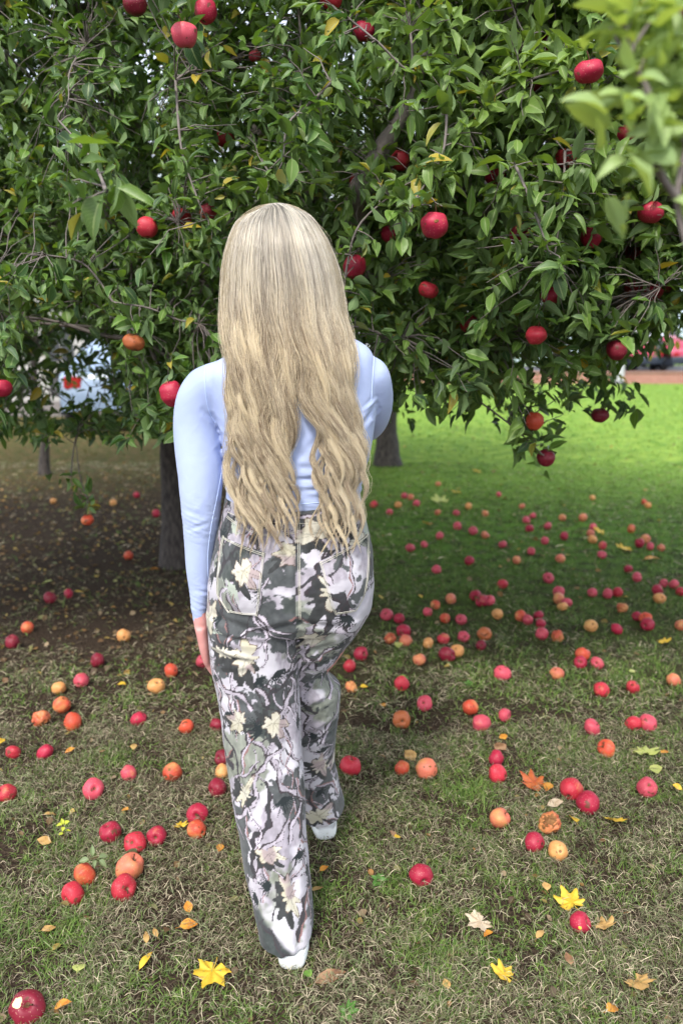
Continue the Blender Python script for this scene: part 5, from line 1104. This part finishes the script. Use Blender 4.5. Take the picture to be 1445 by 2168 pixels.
def hand(wr, palm_c, dirv, latv, nrmv, side, curl=.35):
    """wrist and palm centre in world, dirv along the hand, latv across the knuckles (towards the thumb), nrmv out of the palm"""
    wr, palm_c, d, lt, nn = [np.array(q, float) for q in (wr, palm_c, dirv, latv, nrmv)]; d = nrm(d); lt = nrm(lt - d * lt.dot(d)); nn = nrm(np.cross(d, lt)) * side
    parts = [loft([[*(wr), *(lt * .024), *(nn * .017), 2.0], [*(wr * .5 + palm_c * .5), *(lt * .033), *(nn * .016), 2.2], [*palm_c, *(lt * .040), *(nn * .0145), 2.4], [*(palm_c + d * .028), *(lt * .041), *(nn * .012), 2.4], [*(palm_c + d * .043), *(lt * .036), *(nn * .010), 2.4]], 16, 24)]
    for k, ln in enumerate((.066, .076, .080, .072)):
        o = -.029 + .0193 * k; p = palm_c + d * .032 + lt * o; a = curl * (1.15 - .1 * k); pts = [(*p, .0088)]; dd = d.copy()
        for s_, rr in ((.42, .0082), (.32, .0076), (.26, .0066)):
            dd = nrm(dd * math.cos(a) + nn * math.sin(a)); p = p + dd * ln * s_; pts.append((*p, rr))
        parts.append(chain(pts, 16, 12))
    b = palm_c - d * .02 + lt * .03; parts.append(chain([(*(b - lt * .012), .013), (*(b + lt * .018 + d * .022 + nn * .008), .0105), (*(b + lt * .03 + d * .05 + nn * .018), .009), (*(b + lt * .033 + d * .072 + nn * .027), .0075)], 14, 12))
    return parts
wL = np.array(W(426, 1322, 1.748)); pL = np.array(W(437, 1366, 1.772)); dL = pL - wL
handL = hand(wL, pL, dL + np.array([.004, .004, -.03]), (0, 1, .25), (1, 0, 0), -1 if np.cross(nrm(dL), np.array([0, 1.0, .25]))[0] < 0 else 1, .22)
wR = np.array(W(640, 857, 2.095)); pR = wR + np.array([-.055, .03, .02])
handR = hand(wR, pR, pR - wR, (0, .3, 1), (0, -1, 0), 1, .5)
parts = [head, nose, lips, chin, *ears, neck, loft(shrink(tor, .92), 36, 40), loft(shrink(arm(LA), .9), 40, 20), loft(shrink(arm(RA), .9), 40, 20), loft(hipsb, 20, 40), *legs_b, *feet, *handL, *handR,
         chain([(*np.array(W(423, 1290, 1.745)), .0165), (*wL, .0185)], 8, 14)]
bme, co = remesh(parts, 0.0032, 4)
# eye sockets
put(bme, co); nm = normals(bme)
for s_ in (-1, 1):
    d = np.linalg.norm(co - np.array([HX + s_ * .032, HY_ + .09, 1.56]), axis=1); co -= nm * (.008 * np.exp(-(d / .016) ** 2))[:, None]
def skin_mat():
    m, n, l, b = mat('skin'); tc = n.new('ShaderNodeTexCoord'); nz = n.new('ShaderNodeTexNoise'); nz.inputs['Scale'].default_value = 30; nz.inputs['Detail'].default_value = 5; l.new(tc.outputs['Object'], nz.inputs['Vector'])
    mx = n.new('ShaderNodeMixRGB'); l.new(nz.outputs[0], mx.inputs[0]); mx.inputs[1].default_value = (.55, .22, .2, 1); mx.inputs[2].default_value = (.72, .38, .34, 1); l.new(mx.outputs[0], b.inputs['Base Color'])
    b.inputs['Roughness'].default_value = .5; b.inputs['Subsurface Weight'].default_value = .1; b.inputs['Subsurface Radius'].default_value = (.02, .008, .004); b.inputs['Subsurface Scale'].default_value = .3
    bp = n.new('ShaderNodeBump'); bp.inputs['Strength'].default_value = .2; bp.inputs['Distance'].default_value = .001; n2 = n.new('ShaderNodeTexNoise'); n2.inputs['Scale'].default_value = 300; l.new(tc.outputs['Object'], n2.inputs['Vector']); l.new(n2.outputs[0], bp.inputs['Height']); l.new(bp.outputs[0], b.inputs['Normal']); return m
put(bme, co - PBn); body = link('body', bme, skin_mat(), person)
M_eye = simple('eye_white', (.7, .7, .68), .2); M_iris = simple('iris', (.08, .16, .2), .15); M_lip = simple('lip', (.5, .16, .16), .4); M_brow = simple('brow_hair', (.2, .13, .07), .8)
for s_ in (-1, 1):
    c = np.array([HX + s_ * .032, HY_ + .078, 1.56]); V, Fc = ellipsoid(c - PBn, (.0125, .0125, .0115)); e = link('eye', mesh_np('eye', V, Fc), M_eye, body)
    V, Fc = ellipsoid(c - PBn + np.array([0, .0105, 0]), (.006, .003, .006)); link('iris', mesh_np('iris', V, Fc), M_iris, e)
    P = spline(np.array([(HX + s_ * .014, HY_ + .098, 1.58), (HX + s_ * .034, HY_ + .094, 1.587), (HX + s_ * .052, HY_ + .08, 1.579)]) - PBn, 10); V, Fc = tubes(P[None], np.array([np.linspace(.003, .0015, 10)]), 6); link('eyebrow', mesh_np('eyebrow', V, Fc), M_brow, body)
for dz, r in ((.003, .0045), (-.004, .0055)):
    P = spline(np.array([(HX - .024, HY_ + .088, 1.482), (HX - .01, HY_ + .101, 1.483 + dz), (HX + .01, HY_ + .101, 1.483 + dz), (HX + .024, HY_ + .088, 1.482)]) - PBn, 14); V, Fc = tubes(P[None], (r * np.sin(np.linspace(.25, 2.9, 14)))[None], 8); link('lip', mesh_np('lip', V, Fc), M_lip, body)
# --- shoes
M_sole = simple('white_rubber_sole', (.74, .76, .74), .55, vary=.05, scale=60); M_upper = simple('white_canvas_upper', (.66, .67, .66), .7, vary=.06, scale=120)
def shoe(heel, z0, rz, sx_):
    e = empty('shoe', (0, 0, 0)); e.parent = person; e.location = Vector((heel.x, heel.y, z0)) - PB; e.rotation_euler = (0, 0, rz)
    out = [(0, -.0, .016), (.008, 0, .026), (.05, 0, .034), (.11, 0.002 * sx_, .035), (.17, .004 * sx_, .044), (.215, .004 * sx_, .043), (.25, .002 * sx_, .032), (.268, 0, .014)]
    def ring_s(y, cx, w, zc, h, ex): return [cx, y, zc, w, 0, 0, 0, 0, h, ex]
    sole = loft([ring_s(y, cx, w + .004, .019, .019, 3.4) for y, cx, w in out], 40, 40)
    hts = [.045, .062, .085, .085, .068, .052, .042, .03]
    up = loft([ring_s(y * .9 + .028, cx, w * .93, .022 + h / 2, h / 2, 2.6) for (y, cx, w), h in zip(out, hts)], 40, 36)
    me, co = remesh([sole], .003, 3); put(me, co); s_ = link('sole', me, M_sole, e)
    me, co = remesh([up], .003, 3); put(me, co); u_ = link('upper', me, M_upper, e)
    pr = [tubes(spline([(-.02, y, .07 - (y - .1) * .25), (0, y + .004, .079 - (y - .1) * .3), (.02, y, .07 - (y - .1) * .25)], 8)[None], np.full((1, 8), .0025), 6) for y in (.11, .13, .15, .17)]
    V, Fc = merge(pr); link('laces', mesh_np('laces', V, Fc), M_sole, u_)
    t = tubes(np.concatenate([spline([(w * 1.02 + cx, y, .036) for y, cx, w in out], 30), spline([(-w * 1.02 + cx, y, .036) for y, cx, w in out[::-1]], 30)])[None], np.full((1, 60), .0016), 5); link('sole_seam', mesh_np('sole_seam', *t), M_upper, s_)
hl = W(631, 2046, 1.472); hr = W(694, 1757, 1.95)
shoe(Vector((W(618, 2040, 1.475).x, 1.468, 0)), 0.0, R(1), -1)
shoe(Vector((W(690, 1757, 1.952).x, 1.935, 0)), 0.0, R(8), 1)
# --- hair
def hair_hw(y):
    xs = [428, 430, 434, 439, 446, 455, 470, 500, 538, 573, 600, 650, 700, 740, 800, 860, 900, 960, 1000, 1060, 1150, 1200]
    xl = np.interp(y, xs, [580, 568, 552, 539, 526, 514, 502, 490, 480, 475, 474, 473, 473, 476, 485, 486, 482, 480, 484, 488, 505, 515])
    xr = np.interp(y, xs, [592, 602, 618, 630, 641, 652, 665, 684, 701, 712, 717, 725, 738, 746, 745, 750, 757, 768, 770, 768, 760, 755]); return xl, xr
def hair_Y(a, y):
    dep = np.interp(y, [428, 440, 455, 480, 520, 580, 640, 700], [.004, .03, .055, .08, .10, .108, .108, .108]); c = 1.762 - dep * np.sqrt(np.maximum(1 - a * a * .96, 0.02)) * 1.12
    f = np.interp(y, [560, 700, 760, 860, 960, 1060, 1160, 1220], [1.628, 1.622, 1.617, 1.612, 1.612, 1.617, 1.600, 1.592]) + .034 * a * a
    w = sstep(560, 800, y); return c * (1 - w) + f * w
NL, SPL, K = 84, 165, 40
g = np.random.default_rng(5)
locks = []
for i in range(NL):
    a0 = -0.97 + 1.94 * (i + .5 * g.random()) / 60 if i < 60 else g.uniform(-.9, .9)
    front = g.random() < 0.35
    end = g.uniform(1060, 1150) if abs(a0 - .05) > .18 else g.uniform(1080, 1120)
    if i >= 60 and g.random() < .35: end = g.uniform(880, 1040)
    locks.append((a0, end, g.uniform(0, 6.28), g.uniform(.75, 1.3), g.random(), g.uniform(135, 195)))
P, Rr, Cc = [], [], []
for (a0, end, ph, amp, lay, wl_) in locks:
    t = np.linspace(0, 1, K)[None, :]; n = SPL
    oa = g.normal(size=(n, 1)) * .6; oa = np.where(g.random((n, 1)) < .06, oa * 2.3, oa); ob = g.normal(size=(n, 1)) * .6
    endv = end + g.normal(size=(n, 1)) * 16; start = 429.5 + 3 * g.random((n, 1)) + (np.clip(a0 + oa * .12, -1.06, 1.06) * 34 - 13) ** 2 / 130
    y = start + (endv - start) * t ** 1.55
    # lock spread: wide at the top, gathered low down, pointed at the tip
    sp_ = np.interp(y, [430, 600, 800, 950, 1080, 1150], [.12, .085, .05, .038, .032, .02]) * (1 - .75 * np.clip((t - .8) / .2, 0, 1))
    gap = np.interp(y, [740, 850, 930, 1000, 1060, 1150], [0, .13, .22, .23, .18, .15])
    sgn = np.where(a0 < .12, -1, 1); ac = a0 + gap * sgn * np.exp(-((a0 - .12) / .55) ** 2)
    a = np.clip(ac + oa * sp_, -1.06, 1.06); xl, xr = hair_hw(y)
    grow_ = np.interp(y, [430, 600, 740, 850, 950, 1060, 1150], [0, 1.5, 6, 12, 16, 17, 15]) * amp
    php = ph + oa * .12
    x = (xl + xr) / 2 + a * (xr - xl) / 2 + grow_ * np.sin(2 * np.pi * (y - 600) / wl_ + php) + .9 * np.sin(y / 31 + oa * 9) * np.clip((y - 450) / 300, 0, 1)
    # root: gather at the parting
    gth = np.exp(-np.maximum(y - start, 0) / 5.5); x = x * (1 - gth) + gth * (575 + a * 34)
    Yd = hair_Y(np.clip(a, -1, 1), y) - .012 * lay * sstep(430, 520, y) + .006 * ob * sp_ / .05 * .6 - grow_ / 1600 * .8 * np.cos(2 * np.pi * (y - 600) / wl_ + php)
    Pw = np.zeros((n, K, 3)); dx = (x - 722.5) / F; bb = (1084 - y) / F; dy_ = cp + bb * sp; dz_ = -sp + bb * cp; tt_ = Yd / dy_
    Pw[..., 0] = dx * tt_; Pw[..., 1] = Yd; Pw[..., 2] = CAMZ + dz_ * tt_; P.append(Pw)
    Rr.append(np.broadcast_to(np.interp(t, [0, .1, .7, .93, 1], [.00032, .0004, .0004, .00032, .0001]), (n, K)) * g.uniform(.75, 1.25, (n, 1)))
    tone = np.clip(g.normal(.76, .3) + g.normal(size=(n, 1)) * .34, 0, 1)[..., None]; zz = y[..., None]
    light = np.array([1.0, .915, .72]); dark = np.array([.36, .24, .135]); sky_sheen = np.array([1.0, .99, .96]); c = dark * (1 - tone) + light * tone
    top = 1 - sstep(520, 760, zz); c = c * (1 - .55 * top) + .55 * top * sky_sheen * (.55 + .55 * tone); rt = 1 - sstep(440, 500, zz); c = c * (1 - .6 * rt * (g.random((n, 1, 1)) < .45))  # sky sheen on the crown is painted into strand colour; roots darker at random
    Cc.append(np.broadcast_to(c, (n, K, 3)))
# flyaways
n = 1500; t = np.linspace(0, 1, K)[None, :]; a = g.choice([-1, 1], (n, 1)) * g.uniform(.55, 1.0, (n, 1)); st = g.uniform(430, 900, (n, 1)); ln = g.uniform(60, 260, (n, 1)); y = st + ln * t
xl, xr = hair_hw(y); am = g.uniform(2, 12, (n, 1)); x = (xl + xr) / 2 + a * (xr - xl) / 2 + np.sign(a) * am * np.sin(t * np.pi * g.uniform(.6, 1.6, (n, 1))) + 3 * np.sin(y / g.uniform(9, 30, (n, 1)) + a * 50)
sel_top = g.random((n, 1)) < .035; x = np.where(sel_top, 588 + a * 22 + 34 * a * t, x); y = np.where(sel_top, 431.5 + (x - 587) ** 2 / 165 - g.uniform(0, 8, (n, 1)) * t * (1.2 - t), y)
Yd = hair_Y(np.clip(a, -1, 1), y) - g.uniform(-.01, .012, (n, 1)); Pw = np.zeros((n, K, 3)); dx = (x - 722.5) / F; bb = (1084 - y) / F; tt_ = Yd / (cp + bb * sp); Pw[..., 0] = dx * tt_; Pw[..., 1] = Yd; Pw[..., 2] = CAMZ + (-sp + bb * cp) * tt_
P.append(Pw); Rr.append(np.full((n, K), .00027)); Cc.append(np.broadcast_to(np.array([.72, .64, .48]), (n, K, 3)))
P = np.vstack(P); Rr = np.vstack(Rr); Cc = np.vstack(Cc); V, Fc = tubes(P - PBn, Rr, 3)
col = np.repeat(Cc.reshape(-1, 3), 3, axis=0)
# soft under-layer that keeps the scalp and back covered, also round the front of the head
gy, ga = np.meshgrid(np.linspace(446, 840, 60), np.linspace(-.93, .93, 50), indexing='ij'); xl, xr = hair_hw(gy); gx = (xl + xr) / 2 + ga * (xr - xl) / 2 * np.interp(gy, [446, 470, 800], [.8, .97, .9]); Yd = hair_Y(ga, gy) + .010
cap = np.array([tuple(W(a_, b_, c_)) for a_, b_, c_ in zip(gx.ravel(), gy.ravel(), Yd.ravel())]); i, j = np.meshgrid(np.arange(59), np.arange(49), indexing='ij'); cF = np.stack([i * 50 + j, i * 50 + j + 1, (i + 1) * 50 + j + 1, (i + 1) * 50 + j], -1).reshape(-1, 4)
eV, eF = ellipsoid((HX - .002, HY_ - .012, 1.578), (.079, .094, .084), seg=36, rg=26); kk = ~((eV[:, 1] > HY_ + .055) & (eV[:, 2] < 1.615)); eF = eF[kk[eF].all(1)]
V, Fc = merge([(V, Fc), (cap - PBn, cF), (eV - PBn, eF)]); nc = len(cap) + len(eV)
col = np.vstack([col, np.array([.36, .27, .16]) * (0.7 + .6 * fbm(np.arange(nc) * .37, np.zeros(nc), 3)[:, None])])
def hair_mat():
    m, n, l, b = mat('blonde_hair'); at = n.new('ShaderNodeAttribute'); at.attribute_name = 'tone'; l.new(at.outputs['Color'], b.inputs['Base Color'])
    b.inputs['Roughness'].default_value = .38; b.inputs['Specular IOR Level'].default_value = .55; tr = n.new('ShaderNodeBsdfTranslucent'); l.new(at.outputs['Color'], tr.inputs[0])
    ms = n.new('ShaderNodeMixShader'); ms.inputs[0].default_value = .5; l.new(b.outputs[0], ms.inputs[1]); l.new(tr.outputs[0], ms.inputs[2]); l.new(ms.outputs[0], n['Material Output'].inputs[0]); return m
link('hair', mesh_np('hair', V, Fc, True, col=col), hair_mat(), person)

# ------------------------------------------------------------------ background: house, cars, wall
def box(name, c, s, m, parent=None, bev=0.0, rz=0):
    bm = bmesh.new(); bmesh.ops.create_cube(bm, size=1)
    bmesh.ops.scale(bm, vec=s, verts=bm.verts)
    if bev: bmesh.ops.bevel(bm, geom=bm.edges[:], offset=bev, segments=2, affect='EDGES')
    me = bpy.data.meshes.new(name); bm.to_mesh(me); bm.free(); o = link(name, me, m, parent); o.location = c; o.rotation_euler = (0, 0, rz); return o
M_white = simple('white_paint', (0.42, 0.41, 0.38), 0.5, vary=0.08); M_siding = simple('dark_siding', (0.07, 0.07, 0.075), 0.7, vary=0.2, scale=8)
M_glass = simple('window_glass', (0.03, 0.035, 0.04), 0.12, 0.6); M_roof = simple('roof_shingle', (0.09, 0.08, 0.075), 0.8, vary=0.3, scale=20)
def siding_mat(name, c):
    m, n, l, b = mat(name); tc = n.new('ShaderNodeTexCoord'); w = n.new('ShaderNodeTexWave'); w.bands_direction = 'Z'; w.wave_profile = 'SAW'; w.inputs['Scale'].default_value = 1.6
    l.new(tc.outputs['Object'], w.inputs['Vector']); bp = n.new('ShaderNodeBump'); bp.inputs['Strength'].default_value = 0.6; bp.inputs['Distance'].default_value = 0.03
    l.new(w.outputs['Fac'], bp.inputs['Height']); l.new(bp.outputs[0], b.inputs['Normal']); b.inputs['Base Color'].default_value = (*c, 1); b.inputs['Roughness'].default_value = 0.6; return m
M_sid1 = siding_mat('grey_siding', (0.09, 0.09, 0.095)); M_sid2 = siding_mat('pale_blue_siding', (0.5, 0.6, 0.68))
# dim grey house with white trim at the left
HY = 15.0
h0 = empty('house', (-5.2, HY, 0)); tag(h0, 'dark grey house with white corner boards and window trim behind the crown', 'house')
box('wall', (0, 2.5, 1.6), (8.2, 5, 3.2), M_sid1, h0); box('foundation', (0, 2.45, 0.15), (8.3, 5.1, 0.3), simple('foundation_stone', (0.22, 0.2, 0.19), 0.9, vary=0.3), h0)
rf = box('roof', (0, 2.4, 3.5), (8.9, 5.8, 0.5), M_roof, h0, 0.1)
def hx(px): return (px - 722.5) / F * HY * cp + 5.2
for px in (8, 88, 172, 245): box('corner_board', (hx(px), -0.04, 1.65), (0.24, 0.08, 2.9), M_white, h0)
for z, hgt in ((0.93, 0.14), (0.32, 0.12), (1.95, 0.12)): box('trim_board', (hx(120), -0.05, z), (hx(252) - hx(-20), 0.09, hgt), M_white, h0)
for x0, x1 in ((20, 78), (98, 162), (182, 236)):
    w_ = box('window', ((hx(x0) + hx(x1)) / 2, -0.02, 1.45), (hx(x1) - hx(x0), 0.06, 0.85), M_white, h0)
    for q in (-1, 1): p_ = box('pane', (q * (hx(x1) - hx(x0)) * .235, -0.035, 0), ((hx(x1) - hx(x0)) * .42, 0.03, 0.76), M_glass, w_)
dr = box('door', (hx(290), -0.03, 1.05), (0.9, 0.07, 2.0), M_white, h0); box('handle', (0.35, -0.06, 0), (0.04, 0.08, 0.12), M_roof, dr, 0.01)
# cars
M_tyre = simple('tyre_rubber', (0.02, 0.02, 0.02), 0.8); M_rim = simple('wheel_rim', (0.4, 0.4, 0.42), 0.35, metal=0.8)
M_lamp = simple('lamp_lens', (0.7, 0.7, 0.68), 0.2); M_dark = simple('dark_trim', (0.025, 0.03, 0.04), 0.4)
def paint(name, c, low=0): 
    m = simple(name, c, 0.28, 0.5); m.node_tree.nodes['Principled BSDF'].inputs['Coat Weight'].default_value = 0.6
    if low:
        n, l = m.node_tree.nodes, m.node_tree.links; tc = n.new('ShaderNodeTexCoord'); sx = n.new('ShaderNodeSeparateXYZ'); l.new(tc.outputs['Object'], sx.inputs[0])
        mx = n.new('ShaderNodeMixRGB'); l.new(math_n(n, l, 'LESS_THAN', sx.outputs[2], low), mx.inputs[0]); mx.inputs[1].default_value = (*c, 1); mx.inputs[2].default_value = (.03, .04, .055, 1); l.new(mx.outputs[0], n['Principled BSDF'].inputs['Base Color'])
    return m
def lathe_x(name, prof, m, parent, n=24):
    V = [(x, r * math.cos(6.2832 * j / n), r * math.sin(6.2832 * j / n)) for x, r in prof for j in range(n)]
    Fc = [(i * n + j, i * n + (j + 1) % n, (i + 1) * n + (j + 1) % n, (i + 1) * n + j) for i in range(len(prof) - 1) for j in range(n)]
    return link(name, mesh_np(name, np.array(V), Fc), m, parent)
def make_car(loc_, rz, body_m, label, tall=1.0, lower=None):
    """hatchback; length along x, 4.2 m"""
    e = empty('parked_car', loc_, rz); tag(e, label, 'car')
    side = [(-2.1, .35), (-2.12, .7), (-2.0, .98), (-1.6, 1.05), (-1.25, 1.38), (-0.7, 1.5 * tall), (0.3, 1.5 * tall), (0.95, 1.08), (1.7, .95), (2.05, .78), (2.12, .5), (2.05, .3)]
    s2 = spline(side, 40); V = []
    ys = [-.84, -.8, -.62, 0, .62, .8, .84]
    for (x, z) in s2:
        for y in ys:
            f = 1.0 if abs(y) < .7 else 0.97; nar = 1 - 0.28 * sstep(0.95, 1.5, z); V.append((x * f, y * nar, 0.3 + (z - .3) * (1 if abs(y) < .7 else .97 if abs(y) < .82 else .9)))
    k = len(ys); Fc = [(i * k + j, i * k + j + 1, (i + 1) * k + j + 1, (i + 1) * k + j) for i in range(len(s2) - 1) for j in range(k - 1)]
    nb = len(V); V = [tuple(v) for v in V]
    # side skirts down to the sill
    for sgn, j in ((-1, 0), (1, k - 1)):
        st = len(V)
        for i in range(len(s2)): x, y, z = V[i * k + j]; V.append((x, y, 0.28))
        Fc += [(i * k + j, (i + 1) * k + j, st + i + 1, st + i) for i in range(len(s2) - 1)]
    link('body', mesh_np('body', np.array(V), Fc), body_m, e)
    for sgn in (-1, 1):
        q = [(-1.15, 1.04), (-.72, 1.4 * tall), (.22, 1.4 * tall), (.8, 1.04)]
        Vg = [(x, sgn * (.845 - 0.235 * (z > 1.2)), z) for x, z in q]; Vg += [(x, y - sgn * .03, z) for x, y, z in Vg]
        link('side_window', mesh_np('side_window', np.array(Vg), [(0, 1, 2, 3), (7, 6, 5, 4), (0, 4, 5, 1), (1, 5, 6, 2), (2, 6, 7, 3), (3, 7, 4, 0)], False), M_glass, e)
        box('mirror', (.72, sgn * .93, 1.02), (.16, .18, .12), M_dark, e, .03)
        box('headlight', (2.03, sgn * .58, .68), (.12, .34, .16), M_lamp, e, .03); box('tail_light', (-2.07, sgn * .62, .8), (.1, .28, .2), simple('tail_lens', (.3, .01, .01), .25), e, .02)
        if lower: box('sill', (0, sgn * .86, .42), (4.0, .06, .3), lower, e, .02)
        for x in (-1.3, 1.32):
            w = lathe_x('wheel', [(-.1, .2), (-.11, .3), (-.08, .335), (.08, .335), (.11, .3), (.1, .2)], M_tyre, e); w.location = (x, sgn * .78, .335); w.rotation_euler = (0, 0, R(90))
            lathe_x('rim', [(-.1, .0), (-.1, .06), (-.07, .1), (-.09, .2), (.09, .2), (.07, .1), (.1, .06), (.1, 0)], M_rim, w)
    for nm, a, b in (('windscreen', (.36, 1.44 * tall), (.95, 1.1)), ('rear_window', (-.8, 1.44 * tall), (-1.28, 1.34))):
        (x0, z0), (x1, z1) = a, b; Vg = [(x0, -.5, z0), (x0, .5, z0), (x1, .64, z1), (x1, -.64, z1)]; Vg = [(x, y, z + .015) for x, y, z in Vg] + [(x, y, z - .02) for x, y, z in Vg]
        link(nm, mesh_np(nm, np.array(Vg), [(0, 1, 2, 3), (7, 6, 5, 4), (0, 4, 5, 1), (1, 5, 6, 2), (2, 6, 7, 3), (3, 7, 4, 0)], False), M_glass, e)
    box('number_plate', (2.12, 0, .45), (.02, .5, .11), M_white, e)
    return e
M_red = paint('red_paint', (0.33, 0.012, 0.045), .72); M_pink = paint('pinkish_red_paint', (0.4, 0.07, 0.11), .72); M_pblue = paint('pale_blue_paint', (0.24, 0.32, 0.44)); M_silver = paint('white_van_paint', (.7, .74, .78))
make_car((-3.9, 14.2, 0), R(98), M_pblue, 'pale blue car parked in front of the grey house, seen through leaves')
RY = 40.0
def rx(px, Y): return (px - 722.5) / F * Y * cp
make_car((rx(1405, RY) , RY, 0.05), R(100), M_red, 'bright red car with peaked roof parked behind the low brick wall', 1.12, M_dark)
make_car((rx(1335, RY), RY + .3, 0.05), R(95), M_red, 'red car parked between the pink one and the bright red one', 0.95, M_dark)
make_car((rx(1295, RY), RY + .6, 0.05), R(98), M_pink, 'pinkish red car nearest the tree fringe behind the brick wall', 0.85, M_dark)
v = make_car((rx(1375, RY + 6), RY + 6, 0.05), R(90), M_silver, 'white car standing one row behind the red cars', 1.25)
# low brick wall
def brick_mat():
    m, n, l, b = mat('brick'); tc = n.new('ShaderNodeTexCoord'); bt = n.new('ShaderNodeTexBrick'); bt.inputs['Scale'].default_value = 4; bt.inputs['Color1'].default_value = (.3, .1, .07, 1); bt.inputs['Color2'].default_value = (.4, .16, .12, 1); bt.inputs['Mortar'].default_value = (.4, .34, .3, 1)
    mp = n.new('ShaderNodeMapping'); mp.inputs['Rotation'].default_value = (R(90), 0, 0); l.new(tc.outputs['Object'], mp.inputs[0]); l.new(mp.outputs[0], bt.inputs['Vector']); l.new(bt.outputs[0], b.inputs['Base Color']); b.inputs['Roughness'].default_value = .85; return m
bw = empty('brick_wall', (11, 27.3, 0)); tag(bw, 'low red brick wall along the far edge of the bright lawn', 'wall')
box('wall_face', (4, 0, .19), (30, .3, .38), brick_mat(), bw); box('coping', (4, 0, .405), (30.2, .38, .05), simple('coping_stone', (.3, .17, .14), .8, vary=.2), bw)
rd = link('road', mesh_np('road', np.array([(-60, 27.7, .004), (80, 27.7, .004), (80, 50, .004), (-60, 50, .004)]), [(0, 1, 2, 3)], False), simple('asphalt', (.06, .06, .065), .9, vary=.3, scale=15)); tag(rd, kind='structure')
po = empty('post', (rx(1316, 26.9), 26.9, 0)); tag(po, 'plain pale grey post in front of the low brick wall', 'post')
V, Fc = tubes(np.array([[(0, 0, z) for z in (0, .4, .8, 1.2, 1.28)]]), np.array([[.17, .15, .15, .15, .05]]), 14); link('shaft', mesh_np('shaft', V, Fc), simple('grey_post_paint', (.42, .42, .44), .7), po)
V, Fc = tubes(np.array([[(0, 0, z) for z in (0, .05, .1)]]), np.array([[.24, .24, .17]]), 14); link('base', mesh_np('base', V, Fc), M_siding, po)
hb = empty('building', (20, 53, 0)); tag(hb, 'pale blue-white building behind the parked red cars', 'building')
box('wall', (2, 4, 3.0), (24, 8, 6), M_sid2, hb); box('roof', (2, 4, 6.3), (25, 9, .6), M_roof, hb, .1)
for x in np.arange(-8, 13, 2.6):
    for z in (1.6, 4.2):
        w_ = box('window', (x, -.03, z), (1.1, .08, 1.4), M_white, hb); box('pane', (0, -.03, .0), (.92, .05, 1.22), M_glass, w_)
